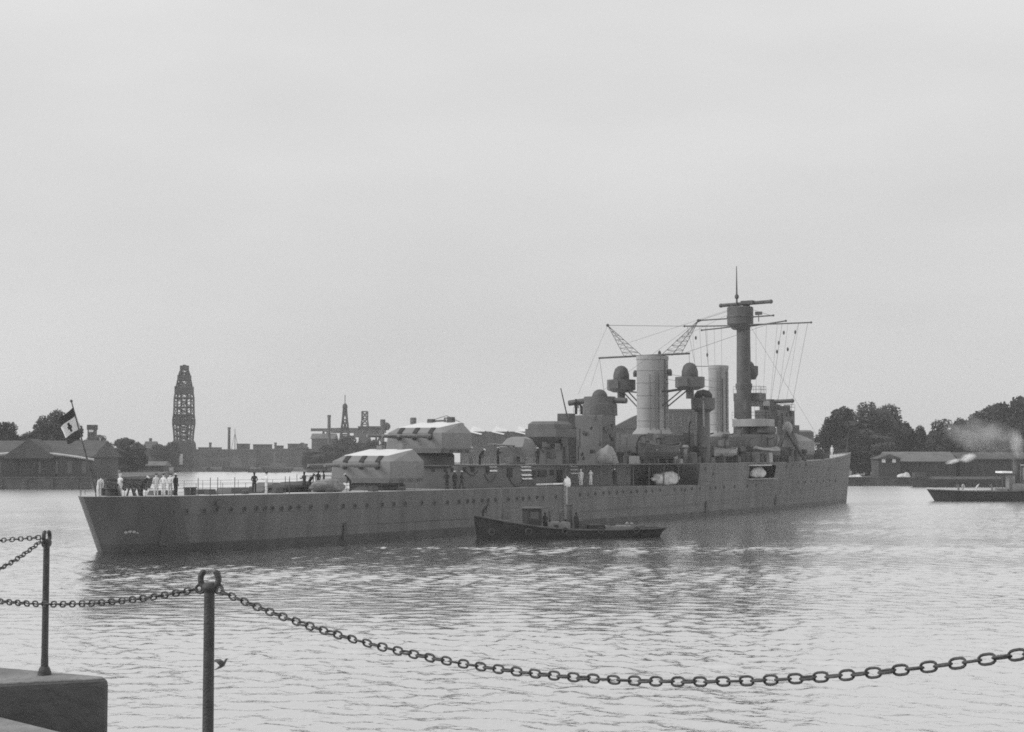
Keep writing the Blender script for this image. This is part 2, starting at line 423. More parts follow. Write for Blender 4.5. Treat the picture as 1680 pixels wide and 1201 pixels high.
ZF = [(.57, 7.05), (.78, 7.15), (.88, 7.45), (.95, 8.0), (1, 8.5)]
def hull_pt(q, z, zd, wd, ww):
    sst = .35 - 2.15 * z / 4.72 if q < .5 else 0
    k = min(1, max(0, z / zd))
    sb = QL + 2.3 * k
    s = sst + q * (sb - sst) if q < .5 else (q * sb)
    hb = ww + (wd - ww) * k ** 1.4
    return s, hb
Q94 = 94.5 / QL
OPEN_A, OPEN_B = ship_at(1229, 778, 7.5)[0] / 167.5, ship_at(1276, 778, 7.4)[0] / 167.5
hb_ = MB()
def strip(qs, T1, T2, Z, open_q=None):
    rows = [-1.5, 0, .75, 2.0, 3.3, 4.35, 4.9, 6.65, None]
    rings = []
    for q in qs:
        zd = lerp_table(Z, q); wd = lerp_table(T1, q); ww = lerp_table(T2, q); ring = []
        rr = [r for r in rows if r is None or r < zd - .2]
        if zd < 5: rr = [-1.5, 0, .75, 2.0, 3.3, 4.2, None]
        for r in rr:
            z = zd if r is None else r
            s, h = hull_pt(q, z, zd, wd, ww); ring.append((s, h, z))
        rings.append((ring, zd))
    for (r0, z0), (r1, z1), qa in zip(rings, rings[1:], qs):
        n = min(len(r0), len(r1))
        for sg in (1, -1):
            for i in range(n - 1):
                if sg < 0 and open_q and open_q[0] - 1e-6 <= qa < open_q[1] - 1e-6 and i == n - 3: continue
                quad = [r0[i], r1[i], r1[i + 1], r0[i + 1]]
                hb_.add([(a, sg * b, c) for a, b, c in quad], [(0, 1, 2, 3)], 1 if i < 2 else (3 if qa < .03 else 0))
        hb_.add([(r0[-1][0], -r0[-1][1], r0[-1][2]), (r1[-1][0], -r1[-1][1], r1[-1][2]), (r1[-1][0], r1[-1][1], r1[-1][2]), (r0[-1][0], r0[-1][1], r0[-1][2])], [(0, 1, 2, 3)], 2)
    return rings
qa = [0, .002, .005, .01, .02, .035, .06, .1, .16, .2, .25, .31, .372]
ra = strip(qa, WD, WW, ZD)
qm = [.372, .43, .5, Q94]
ZM = [(.372, 4.5), (.57, 4.2)]
rm = strip(qm, FD, FW, ZM)
qf = [Q94, .6, .62, OPEN_A, (OPEN_A + OPEN_B) / 2, OPEN_B, .76, .78, .82, .85, .88, .91, .93, .95, .965, .98, .993, 1]
qf = sorted(set(qf))
rf = strip(qf, FD, FW, ZF, (OPEN_A, OPEN_B))
for sg in (1, -1):   # the small step where the hull widens, and the break of the forecastle
    a, b = ra[-1][0], rm[0][0]
    for i in range(min(len(a), len(b)) - 1):
        hb_.add([(x, sg * y, z) for x, y, z in (a[i], b[i], b[i + 1], a[i + 1])], [(0, 1, 2, 3)], 1 if i < 2 else 0)
s9, h9 = rf[0][0][-1][0], rf[0][0][-1][1]
hb_.add([(s9, -h9, 4.1), (s9, h9, 4.1), (s9, h9, 7.05), (s9, -h9, 7.05)], [(0, 1, 2, 3)], 0)
hb_.add([(r[0], r[1], r[2]) for r in rf[-1][0]] + [(r[0], -r[1], r[2]) for r in reversed(rf[-1][0])], [tuple(range(2 * len(rf[-1][0])))], 0)
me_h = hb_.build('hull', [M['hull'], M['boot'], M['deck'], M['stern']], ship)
bm = bmesh.new(); bm.from_mesh(me_h.data); bmesh.ops.remove_doubles(bm, verts=bm.verts, dist=.002); bmesh.ops.recalc_face_normals(bm, faces=bm.faces); bm.to_mesh(me_h.data); bm.free()
me_h.data.polygons.foreach_set('use_smooth', [True] * len(me_h.data.polygons)); me_h.data.set_sharp_from_angle(angle=R(30))
def side_hb(s, z):
    """half breadth of the starboard side at station s and height z"""
    q = s / (QL + 1.0)
    for _ in range(3):
        if q < .372: zd, wd, ww = lerp_table(ZD, q), lerp_table(WD, q), lerp_table(WW, q)
        elif q < Q94: zd, wd, ww = lerp_table(ZM, q), lerp_table(FD, q), lerp_table(FW, q)
        else: zd, wd, ww = lerp_table(ZF, q), lerp_table(FD, q), lerp_table(FW, q)
        sst = .35 - 2.15 * z / 4.72; sb = QL + 2.3 * min(1, max(0, z / zd))
        q = (s - sst) / (sb - sst) if q < .5 else s / sb
    return ww + (wd - ww) * min(1, max(0, z / zd)) ** 1.4
def side_at(px, py):
    p = 7.0
    for _ in range(6):
        s, z = ship_at(px, py, p); p = side_hb(s, z)
    return s, z, p
# recess behind the opening in the bow side
so, eo = OPEN_A * 167.5, OPEN_B * 167.5
rc = MB(); h0 = side_hb(so, 5.5); h1 = side_hb(eo, 5.5)
rc.add([(so - .3, -h0 + 1.6, 4.7), (eo + .3, -h1 + 1.6, 4.7), (eo + .3, -h1 + 1.6, 6.85), (so - .3, -h0 + 1.6, 6.85), (so - .3, -h0 + .06, 4.7), (eo + .3, -h1 + .06, 4.7), (eo + .3, -h1 + .06, 6.85), (so - .3, -h0 + .06, 6.85)],
       [(0, 1, 2, 3), (0, 4, 7, 3), (1, 5, 6, 2), (0, 1, 5, 4), (3, 2, 6, 7)])
rc.build('hull_recess', M['hole'], ship)
lip = MB(); lip.box(so, eo, -h0 - .25, -h0 + .2, 4.72, 4.82); lip.build('recess_sill', M['pale_steel'], ship)
hood = MB(); hood.box(so + .2, eo - 2.6, -h0 - .45, -h0 + .1, 6.62, 6.78); hood.build('recess_awning', M['canvas'], ship)
# rubbing strakes, bulwark lip
for (p0, p1, y0, y1) in ((620, 770, 858, 850), (955, 1150, 838, 826), (1165, 1385, 824, 795)):
    tb = MB(); pts = []
    for k in range(9):
        s, z, p = side_at(p0 + (p1 - p0) * k / 8, y0 + (y1 - y0) * k / 8); pts.append((s, -p - .02, z))
    tb.tube(pts, .06, 5); tb.build('rubbing_strake', M['hull'], ship)
# pale vertical strip along the edge of the hull step
s_, z_, p_ = 62.02, 0, 7.6
fb = MB(); fb.box(61.7, 62.02, -7.75, -7.35, .9, 4.55); fb.build('step_strip', M['pale_steel'], ship)
# portholes
pm = MB(); pm.lathe([(.25, -.1), (.25, .04), (.21, .05)], n=12, cap=(True, True), capmi=1)
ph0 = None
rows = [[(284, 840), (306, 839), (335, 838), (355, 837), (379, 836), (401, 835), (421, 834), (435, 834), (447, 834), (462, 834), (476, 833), (490, 832), (510, 832), (536, 831), (563, 830), (582, 830), (602, 829), (627, 828), (646, 827), (665, 826), (692, 825), (713, 825), (734, 824), (753, 823), (767, 822), (777, 822), (791, 821), (801, 821), (813, 820), (834, 819), (848, 818), (858, 818), (868, 817), (881, 816), (891, 816), (912, 815)],
        [(951, 811), (965, 811), (977, 810), (990, 809), (1000, 808), (1012, 808), (1022, 807), (1035, 807), (1045, 806), (1060, 806), (1070, 805), (1083, 804), (1107, 803), (1118, 803), (1124, 803), (1135, 802), (1148, 801), (1165, 801), (1174, 800), (1188, 799), (1205, 798), (1226, 797), (1240, 796)],
        [(1310, 791), (1321, 791), (1331, 790), (1341, 790), (1351, 789), (1361, 788), (1371, 788)],
        [(1145, 770), (1157, 769), (1170, 777), (1290, 765), (1300, 764), (1312, 763), (1322, 762)]]
for row in rows:
    for px, py in row:
        s, z, p = side_at(px, py)
        if ph0 is None:
            ph0 = pm.build('porthole', [M['steel'], M['hole']], ship); o = ph0
        else: o = copy_part(ph0, ship)
        o.location = (s, -p - .005, z); o.rotation_euler = (R(90), 0, 0)
# discharge outlets near the waterline
for px, py in ((265, 880), (565, 872), (933, 855), (1158, 832), (1272, 820)):
    s, z, p = side_at(px, py)
    b = MB(); b.box(-.28, .28, -.16, .1, -.75, .75, 0, (.06, .03)); b.build('discharge_outlet', M['boot'], ship, loc=(s, -p, z))
s, z, p = side_at(365, 826)
b = MB(); b.lathe([(.8, 0), (.8, .06), (.7, .08)], n=16, sy=.45); b.build('stern_anchor_plate', M['dark'], ship, loc=(s, -p - .01, z), rot=(R(90), 0, 0))
s, z, p = side_at(185, 872)
b = MB()
for k in range(5): b.ball((-.7 + .35 * k, 0, .06 * math.sin(k * 1.3)), .17, .05, .11)
b.build('stern_crest', M['pale_steel'], ship, loc=(s, -p - .03, z), rot=(0, 0, R(-22)))

# ---- turrets
def oct_ring(xf, xr, w, ch, zf, zr):
    def zz(x): return zf + (zr - zf) * (x - xf) / (xr - xf)
    P = [(xf, -w + ch), (xf + ch, -w), (xr - ch, -w), (xr, -w + ch), (xr, w - ch), (xr - ch, w), (xf + ch, w), (xf, w - ch)]
    return [(x, y, zz(x)) for x, y in P]
def turret(s, y, z, floor_z, hood):
    root = part('gun_turret', (s, y, z), ship, R(6))
    b = MB(); b.loft([oct_ring(-3.1, 3.3, 3.45, .3, 0, 0), oct_ring(-3.2, 3.4, 3.6, .2, .5, .5), oct_ring(-3.05, 3.4, 3.5, .18, 2.15, 2.15), oct_ring(-2.3, 2.7, 2.65, .18, 2.7, 3.35)])
    b.build('gun_house', M['turret'], root)
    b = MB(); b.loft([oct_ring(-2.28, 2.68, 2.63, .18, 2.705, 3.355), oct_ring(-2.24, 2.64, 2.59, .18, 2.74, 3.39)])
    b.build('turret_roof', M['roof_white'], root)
    b = MB(); b.lathe([(2.75, floor_z - z - .02), (2.75, -.25), (2.55, -.01)], n=28); b.build('barbette', M['steel'], root, True)
    for yy in (-1.9, 0, 1.9):
        b = MB(); b.loft([[(x, yy - .25, z) for x, z in ((-3.24, 1.4), (-3.12, 2.2), (-2.45, 2.72), (-2.3, 2.7), (-2.6, 2.1), (-2.9, 1.4))], [(x, yy + .25, z) for x, z in ((-3.24, 1.4), (-3.12, 2.2), (-2.45, 2.72), (-2.3, 2.7), (-2.6, 2.1), (-2.9, 1.4))]])
        b.build('gun_port', M['hole'], root)
        b = MB()
        rings = []
        for x, r in ((-2.6, .26), (-4.4, .25), (-4.45, .21), (-6.4, .185), (-6.45, .165), (-9.3, .12), (-9.32, .15), (-9.6, .145)):
            rings.append([(x, yy + r * math.cos(2 * math.pi * k / 14), 1.78 + r * math.sin(2 * math.pi * k / 14)) for k in range(14)])
        b.loft(rings); b.build('gun_barrel', M['turret'], root, True)
    for y0_, zt_ in ((-1.6, 3.95), (.9, 3.75)):
        b = MB(); b.box(2.2, 3.0, y0_, y0_ + .7, 2.9, zt_, 0, (.05, .05)); b.build('sighting_hood', M['dark'] if hood else M['turret'], root)
    for px_ in (-1.2, .6, 2.2):
        b = MB(); b.box(px_ - .45, px_ + .45, -3.68, -3.5, .25, .33); b.build('turret_step', M['steel'], root)
    return root
turret(35.3, -1.5, 5.35, 4.6, False)
turret(47.8, 1.2, 8.35, 7.0, True)

# ---- decks and deckhouses
def wbox(name, s0, s1, p0, p1, z0, z1, m='steel', parent=None, top=None):
    b = MB(); b.box(s0, s1, -p1, -p0, z0, z1, 0, top)
    o = b.build(name, M[m], parent or ship)
    bv = o.modifiers.new('edge', 'BEVEL'); bv.width = .06; bv.segments = 2
    return o
AFT = 43.0
dh = wbox('deckhouse', AFT, 80, -6.0, 6.0, 4.1, 6.95)
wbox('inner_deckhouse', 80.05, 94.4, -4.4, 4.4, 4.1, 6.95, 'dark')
b = MB(); b.loft([[(AFT - .3, -5.0, 6.952), (AFT + 2, -6.25, 6.952), (62, -6.25, 6.952), (62, -7.4, 6.952), (94.4, -7.6, 6.952), (94.4, 7.6, 6.952), (62, 7.4, 6.952), (62, 6.25, 6.952), (AFT + 2, 6.25, 6.952), (AFT - .3, 5.0, 6.952)]] +
                 [[(AFT - .3, -5.0, 7.08), (AFT + 2, -6.25, 7.08), (62, -6.25, 7.08), (62, -7.4, 7.08), (94.4, -7.6, 7.08), (94.4, 7.6, 7.08), (62, 7.4, 7.08), (62, 6.25, 7.08), (AFT + 2, 6.25, 7.08), (AFT - .3, 5.0, 7.08)]])
b.build('upper_deck', M['steel'], ship)
# gallery pillars
pil = None
for s in (62.6, 66.5, 70.5, 74.5, 78.5, 82.5, 86.5, 90.5):
    if pil is None:
        b = MB(); b.lathe([(.08, 4.1), (.08, 6.96)], n=8); pil = b.build('gallery_pillar', M['steel'], ship)
        o = pil
    else: o = copy_part(pil, ship)
    o.location = (s, -7.15, 0)
# doors, ports and louvres of the deckhouse wall (starboard)
for px, w_, y0, y1 in ((836, 8, 768, 783), (876, 6, 772, 785), (889, 14, 771, 783), (905, 6, 771, 780), (918, 8, 772, 792), (800, 5, 766, 776), (775, 5, 766, 774), (710, 5, 767, 774), (741, 4, 767, 775), (762, 4, 766, 774), (730, 4, 768, 775)):
    s0, z1 = ship_at(px - w_ / 2, y0, 6.0); s1, z0 = ship_at(px + w_ / 2, y1, 6.0)
    b = MB(); b.box(s0, s1, -6.09, -5.98, z0, z1); b.build('bulkhead_door' if w_ > 5 else 'bulkhead_port', M['hole'], ship)
for px, w_, ys in ((808, 12, (766, 773)), (862, 16, (766, 772, 780, 786)), (942, 12, (765, 771, 777))):
    pp = 6.08 if px < 930 else 6.2
    lv = MB()
    for k, y in enumerate(ys):
        s0, z = ship_at(px - w_ / 2 + k * .8, y, pp); s1, _ = ship_at(px + w_ / 2 + k * .8, y, pp)
        lv.add([(s0, -5.98, z + .1), (s1, -5.98, z + .1), (s1, -6.2, z - .04), (s0, -6.2, z - .04), (s0, -5.98, z + .14), (s1, -5.98, z + .14), (s1, -6.2, z + 0), (s0, -6.2, z + 0)],
               [(0, 1, 2, 3), (4, 5, 6, 7), (0, 1, 5, 4), (1, 2, 6, 5), (2, 3, 7, 6), (3, 0, 4, 7)])
    lv.build('louvre_vent', M['white'], ship)
s0, z0 = ship_at(880, 795, 6.9); s1, _ = ship_at(926, 795, 6.9)
b = MB(); b.tube([(s0, -6.9, z0), (s1, -6.9, z0)], .1, 8); b.build('boat_boom', M['white'], ship)
# hoses and rails on the bulkhead
for c0, c1, yy, dip in ((795, 815, 778, 12), (835, 862, 782, 16), (765, 785, 772, 8)):
    pts = []
    for k in range(9):
        s, z = ship_at(c0 + (c1 - c0) * k / 8, yy + dip * 4 * (k / 8) * (1 - k / 8), 6.06); pts.append((s, -6.06, z))
    hs = MB(); hs.tube(pts, .05, 5); hs.build('hose', M['dark'], ship)

# ---- aft superstructure (photo x 780..1010)
def sblock(name, px0, px1, py_top, py_bot, p_face, depth, m='steel', top=None, parent=None, z0=None):
    """px0 = its port after corner, px1 = its starboard fore corner"""
    yb = py_bot if py_bot < 745 else 745
    s0 = ship_at(px0, (py_top + yb) / 2, p_face - depth)[0]; s1 = ship_at(px1, (py_top + yb) / 2, p_face)[0]
    if s1 - s0 < 1.0: s1 = s0 + 1.0
    zt = ship_at((px0 + px1) / 2, py_top, p_face)[1]; zb = 7.0 if py_bot >= 745 else ship_at((px0 + px1) / 2, py_bot, p_face)[1]
    return wbox(name, s0, s1, p_face - depth, p_face, zb if z0 is None else z0, zt, m, parent, top)
# anti-aircraft gun with shield
sA, zA = ship_at(845, 760, 1.0)
aa = part('flak_mount', (sA, -1.0, 7.08), ship)
b = MB(); b.lathe([(1.5, 0), (1.5, .25), (.8, .3), (.7, 1.6)], n=18); b.build('pedestal', M['steel'], aa, True)
b = MB(); b.loft([[(-.6, -2.0, 1.1), (2.6, -2.0, 1.1), (2.6, 2.0, 1.1), (-.6, 2.0, 1.1)], [(-1.2, -2.1, 2.6), (2.8, -2.1, 2.4), (2.8, 2.1, 2.4), (-1.2, 2.1, 2.6)], [(.2, -1.6, 3.9), (2.4, -1.6, 3.7), (2.4, 1.6, 3.7), (.2, 1.6, 3.9)], [(.8, -1.0, 4.15), (2.0, -1.0, 4.1), (2.0, 1.0, 4.1), (.8, 1.0, 4.15)]]); b.build('gun_shield', M['turret'], aa, True)
for yy in (-.45, .45):
    b = MB(); b.tube([(0, yy, 2.75), (-3, yy, 2.85), (-6.6, yy, 3.0)], .16, 10, r2=.09); b.build('flak_barrel', M['pale_steel'], aa, True)
aa.scale = (.76, .76, .76)
# raised tub and its support
sblock('deckhouse_tier', 880, 932, 718, 762, 3.2, 3.6)
sT, zT = ship_at(905, 717, 1.2)
b = MB(); b.loft([[(sT - 1.6, -2.6, zT - .95), (sT + 1.8, -2.6, zT - .95), (sT + 1.8, .8, zT - .95), (sT - 1.6, .8, zT - .95)], [(sT - 2.4, -3.3, zT), (sT + 2.2, -3.3, zT), (sT + 2.2, 1.0, zT), (sT - 2.4, 1.0, zT)], [(sT - 2.4, -3.3, zT + .95), (sT + 2.2, -3.3, zT + .95), (sT + 2.2, 1.0, zT + .95), (sT - 2.4, 1.0, zT + .95)]]); b.build('gun_tub', M['steel'], ship)
b = MB(); b.loft([[(sT - 2.1, -2.9, zT + .96), (sT + 2.0, -2.9, zT + .96), (sT + 2.0, .8, zT + .96), (sT - 2.1, .8, zT + .96)], [(sT - 2.1, -2.9, zT + 1.5), (sT + 2.0, -2.9, zT + 1.5), (sT + 2.0, .8, zT + 1.5), (sT - 2.1, .8, zT + 1.5)], [(sT - 1.6, -2.5, zT + 1.85), (sT + 1.6, -2.5, zT + 1.85), (sT + 1.6, .5, zT + 1.85), (sT - 1.6, .5, zT + 1.85)]]); b.build('tub_cover', M['steel'], ship)
# after control tower
sblock('control_tower', 941, 1010, 680, 762, 2.2, 4.2)
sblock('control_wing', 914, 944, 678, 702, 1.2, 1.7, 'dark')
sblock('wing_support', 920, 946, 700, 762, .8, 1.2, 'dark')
for px, py in ((970, 702), (994, 703), (955, 745), (957, 752)):
    s, z = ship_at(px, py, 2.2); o = copy_part(ph0, ship, (s, -2.21, z)); o.rotation_euler = (R(90), 0, 0)
sD, zD = ship_at(984, 678, 0)
rfr = part('aft_rangefinder', (sD, 0, zD), ship)
zt = ship_at(984, 651, 0)[1] - zD
b = MB(); b.lathe([(2.25, -.3), (2.2, zt * .55), (2.0, zt * .6), (2.0, zt)], n=24); b.build('director_base', M['steel'], rfr, True)
b = MB(); b.ball((0, 0, zt - .05), 1.0, 1.0, 1.0, half=True, n=18); b.build('director_dome', M['dark'], rfr, True)
b = MB(); b.tube([(-.6, 4.2, zt - .75), (-.2, 1.6, zt - .45), (0, 0, zt - .5)], .36, 12); b.tube([(0, 0, zt - .5), (.2, -1.6, zt - .5), (.3, -3.7, zt - .55)], .36, 12); b.build('rangefinder_arm', M['dark'], rfr, True)
b = MB(); s1_, z1_ = ship_at(920, 637, 2.0); s2_, z2_ = ship_at(931, 685, 2.0); b.tube([(s2_, -2, z2_), (s1_, -2, z1_)], .09, 8, r2=.06); b.build('gaff_pole', M['dark'], ship)

# ---- funnels
def funnel(s, z0, z1, a, bb, name_m, foot):
    root = part('funnel', (s, 0, 0), ship)
    b = MB(); b.lathe([(1.0, z0), (1.0, z1 - .5), (1.03, z1 - .5), (1.03, z1)], n=36, sx=a, sy=bb, cap=(True, False)); b.lathe([(.96, z1), (.96, z1 - 1.5)], n=36, sx=a, sy=bb, cap=(False, True), mi=1); b.build('funnel_casing', [M['pale_steel'], M['hole']], root, True)
    b = MB(); b.lathe([(1.28, z0 - .1), (1.26, z0 + .12), (1.1, z0 + .45), (1.01, z0 + .75)], n=36, sx=a, sy=bb); b.build('funnel_skirt', M['pale_steel'], root, True)
    b = MB(); b.lathe([(1.2, foot), (1.2, z0 - .1)], n=28, sx=a, sy=bb); b.build('funnel_uptake', M['steel'], root, True)
    b = MB()
    for k in range(1, 6):
        zb = z0 + (z1 - z0) * k / 6.2; b.lathe([(1.0, zb), (1.025, zb + .03), (1.025, zb + .12), (1.0, zb + .15)], n=36, sx=a, sy=bb, cap=(False, False))
    b.build('funnel_band', M['pale_steel'], root, True)
    for ang in (205, 226, 236, 262):
        x, y = a * 1.07 * math.cos(R(ang)), bb * 1.07 * math.sin(R(ang))
        b = MB(); b.tube([(x, y, z0 + .3), (x, y, z1 - random.uniform(.2, 2.5))], .075, 8); b.build('steam_pipe', M['pipe'], root, True)
    b = MB(); zig = []
    for k in range(22):
        zz = z0 + .6 + (z1 - z0 - .8) * k / 22; xs_ = (-.22, .22) if k % 2 else (.22, -.22)
        zig += [(xs_[0], -bb - .1, zz), (xs_[1], -bb - .1, zz)]
    b.tube(zig, .03, 5)
    b.build('funnel_ladder', M['dark'], root)
    return root
f2 = funnel(97.0, 11.0, 21.4, 2.5, 2.0, 'aft', 7.0)
f1 = funnel(117.3, 10.9, 21.1, 1.75, 1.35, 'fore', 7.0)
# funnel-top yard and lattice aerial booms
b = MB(); b.tube([(97, 8.3, 21.45), (97, -5.6, 21.6)], .13, 8)
b.build('aerial_yard', M['dark'], ship).location = (0, 0, 0)
for sg in (1, -1):
    b = MB(); tip = Vector((97, sg * 6.9, 25.9)); base = [Vector((95.6, sg * 2.2, 21.5)), Vector((98.4, sg * 2.2, 21.5)), Vector((97, sg * 4.3, 21.5))]
    for q in base: b.tube([q, tip], .04, 5)
    for k in range(1, 7):
        pp = [q.lerp(tip, k / 7.5) for q in base]
        for i in range(3): b.tube([pp[i], pp[(i + 1) % 3]], .018, 4)
        qq = [q.lerp(tip, (k - 1) / 7.5) for q in base]
        for i in range(3): b.tube([qq[i], pp[(i + 1) % 3]], .018, 4)
    b.ball(tip, .22)
    b.build('aerial_boom', M['dark'], ship)
b = MB(); b.lathe([(.25, 21.4), (.2, 22.1), (.02, 22.3)], (98.5, -.3, 0), 8); b.build('steam_whistle', M['dark'], ship)
# searchlight platforms either side of the after funnel
def searchlight(s, y, z, brace_to):
    root = part('searchlight_platform', (s, y, z), ship)
    b = MB(); b.lathe([(1.1, -.35), (1.95, 0), (1.95, 1.35), (1.88, 1.35), (1.88, .1)], n=22); b.build('tub', M['steel'], root, True)
    b = MB(); b.lathe([(.95, .1), (1.1, 1.4), (1.08, 2.1), (.85, 2.85), (.45, 3.2), (.05, 3.3)], n=18); b.build('searchlight_housing', M['dark'], root, True)
    b = MB()
    yo = brace_to - y; sg = 1 if yo > 0 else -1
    for x in (-.8, .8):
        b.tube([(x, 0, -.1), (x, yo, -.5)], .1, 6); b.tube([(x, sg * .6, -.2), (x, yo, -2.6)], .09, 6)
    b.tube([(0, 0, -.3), (0, 0, -1.5)], .55, 8)
    b.build('bracket', M['dark'], root)
    b = MB(); b.box(-2.1, -1.6, -.7, .7, .1, 1.1); b.build('locker', M['dark'], root)
    return root
searchlight(97, 4.8, 17.0, 1.7)
searchlight(97, -5.6, 17.1, -1.7)
for sg in (1, -1):
    b = MB(); b.lathe([(.3, 0), (.34, .55), (.2, .9)], (97, sg * 2.6, 18.7), 10); b.build('siren', M['dark'], ship)

# ---- tower mast
mast = part('tower_mast', (124.9, 0, 0), ship)
zc = lambda py: ship_at(1215, py, 0)[1]
b = MB(); b.lathe([(1.15, 7.0), (1.1, zc(640)), (1.02, zc(560)), (1.02, zc(536))], (.55, -.25, 0), n=24); b.build('mast_column', M['mast'], mast, True)
b = MB(); b.lathe([(1.05, zc(541)), (1.3, zc(539)), (1.8, zc(534)), (1.95, zc(532))], n=24); b.lathe([(1.95, zc(532)), (1.95, zc(506)), (1.95, zc(505)), (1.8, zc(504))], n=24); b.build('fighting_top', M['mast'], mast, True)
b = MB(); b.lathe([(1.97, zc(522)), (2.02, zc(522) + .08), (2.02, zc(519)), (1.97, zc(519) + .08)], n=24, cap=(False, False)); b.build('top_band', M['dark'], mast, True)
b = MB(); b.lathe([(.55, zc(506)), (.55, zc(501))], (.5, -.8, 0), 14); b.lathe([(.4, zc(506)), (.4, zc(501))], (-.6, .9, 0), 14); b.build('rangefinder_pedestal', M['dark'], mast, True)
zb = zc(499)
b = MB(); b.tube([(-.3, 3.0, zb - .1), (0, .2, zb), (.35, -4.8, zb + .15)], .27, 12); b.ball((-.3, 3.0, zb - .1), .33); b.ball((.35, -4.8, zb + .15), .33); b.box(-.5, .7, -2.2, -.3, zb - .1, zb + .42); b.build('rangefinder_tube', M['dark'], mast, True)
b = MB(); b.lathe([(.16, zc(506)), (.13, zc(480)), (.06, zc(437))], (-.3, .4, 0), 8); b.ball((-.3, .4, zc(487)), .32, .32, .4); b.build('pole_mast', M['dark'], mast, True)
for y0, y1, z0, z1, x in ((6.3, -5.6, zc(523), zc(521), -.6), (8.6, 1, zc(532), zc(535), -1.4), (-1, -11.6, zc(534), zc(535.5), -.8), (-1.0, -6.8, zc(535), zc(529), 1.2), (6.8, .9, zc(538), zc(534), .8)):
    b = MB(); b.tube([(x, y0, z0), (x, (y0 + y1) / 2, (z0 + z1) / 2 - .03), (x, y1, z1)], .10, 8); b.ball((x, y0, z0), .17); b.ball((x, y1, z1), .17); b.build('signal_yard', M['dark'], mast, True)
b = MB(); b.box(.0, .4, -3.4, -2.4, zc(518), zc(513)); b.tube([(.2, -2.9, zc(529)), (.2, -2.9, zc(514))], .07, 6); b.build('signal_lamp', M['dark'], mast)
# searchlight on the front of the mast
b = MB(); b.lathe([(.9, zc(622)), (1.3, zc(614)), (1.3, zc(600)), (1.0, zc(600))], (1.9, -.55, 0), 16); b.ball((1.7, -.5, zc(600)), .85, .85, .8, half=True); b.build('mast_searchlight', M['dark'], mast, True)
# collar steps on the column
b = MB(); b.lathe([(1.08, zc(641)), (1.25, zc(636)), (1.25, zc(630)), (1.06, zc(628))], (.55, -.25, 0), n=24); b.build('mast_collar', M['mast'], mast, True)
# rigging
rg = MB()
def wire(pts, r=.025): rg.tube(pts, r, 4)
wire([(123.9, 8.5, zc(532)), (97, 6.9, 25.9)], .03)
wire([(123.7, 8.2, zc(533)), (119, 3.0, 14.0)]); wire([(123.7, 5.2, zc(535)), (119.5, 2.0, 12)])
wire([(123.8, -9.8, zc(535)), (126, -5.0, 15)]); wire([(123.8, -7.2, zc(535)), (126, -4.0, 14)]); wire([(123.8, -11.2, zc(536)), (127, -6.5, 12.0)])
wire([(97, -5.5, 21.6), (97, -5.9, 12)]); wire([(97, 8.2, 21.45), (97, 6.5, 10)]); wire([(97, -4.2, 21.5), (123.5, -5, zc(536))])
wire([(123.8, 6.0, zc(523)), (124, 1.7, zc(511))]); wire([(123.8, -5.3, zc(521)), (124.2, -1.8, zc(508))])
wire([(97, -2, 19.0), (116, -1.2, 18.6)]); wire([(97, -2, 18.3), (116, -1.2, 17.6)])
for k in range(5):
    wire([(123.9, -3.0 - 1.7 * k, zc(535)), (125.5 + .4 * k, -2.2 - .8 * k, 15.5 - 1.1 * k)], .016); wire([(123.6, 2.5 + 1.2 * k, zc(534)), (121.5 - .8 * k, 1.4 + .6 * k, 13.0)], .016)
wire([(124.9, 0, zc(508)), (158, 0, 9.0)], .02); wire([(124.9, .6, zc(504)), (97, 3.5, 23.4)], .016); wire([(124.9, -.6, zc(504)), (97, -3.5, 23.4)], .016)
wire([(97, 6.9, 25.9), (80, 1.5, 15.8)], .016); wire([(97, -6.9, 25.9), (80, -1.5, 15.8)], .016); wire([(97, 8.2, 21.45), (84, 2, 17)], .016)
wire([(116, 4, 21.1), (117, 1, 21.0)], .05)
rg.build('rigging', M['dark'], ship)
sb = MB()
for y, z in ((6.9, zc(552)), (5.0, zc(581)), (-7.4, zc(550)), (-9.2, zc(550)), (-6.3, zc(580)), (-8.0, zc(577)), (-6.6, zc(566))):
    sb.ball((123.9, y, z), .17, .17, .3, n=8)
sb.build('insulator', M['dark'], ship)

# ---- anti-aircraft director before the fore funnel, starboard
def col(px, p): return ship_at(px, 700, p)[0]
sq = col(1154, 5.2); zq = lambda py: ship_at(1154, py, 5.2)[1]
ad = part('flak_director', (sq, -5.2, 0), ship)
b = MB(); b.lathe([(.95, 7.0), (.85, zq(674))], n=16); b.build('director_column', M['steel'], ad, True)
b = MB(); b.lathe([(.9, zq(676)), (1.6, zq(671)), (1.62, zq(653)), (1.55, zq(653))], n=20); b.build('director_tub', M['steel'], ad, True)
b = MB(); b.lathe([(1.25, zq(655)), (1.2, zq(647)), (.8, zq(641)), (.05, zq(639))], n=16); b.build('director_cover', M['hole'], ad, False)
b = MB(); b.tube([(-1.2, -.6, zq(651)), (-1.6, -.8, zq(672)), (-.9, -.5, zq(700))], .12, 6); b.build('voice_pipe', M['pale_steel'], ad)
# ---- casings between the funnels, boats decks
wbox('boat_deck_casing', 90.5, 134, -4.0, 4.0, 7.02, 9.4, 'dark')
wbox('uptake_house', 93.2, 101.0, -2.7, 2.7, 9.4, 10.85, 'steel')
wbox('uptake_house', 113.5, 121.5, -2.3, 2.3, 9.4, 10.75, 'steel')
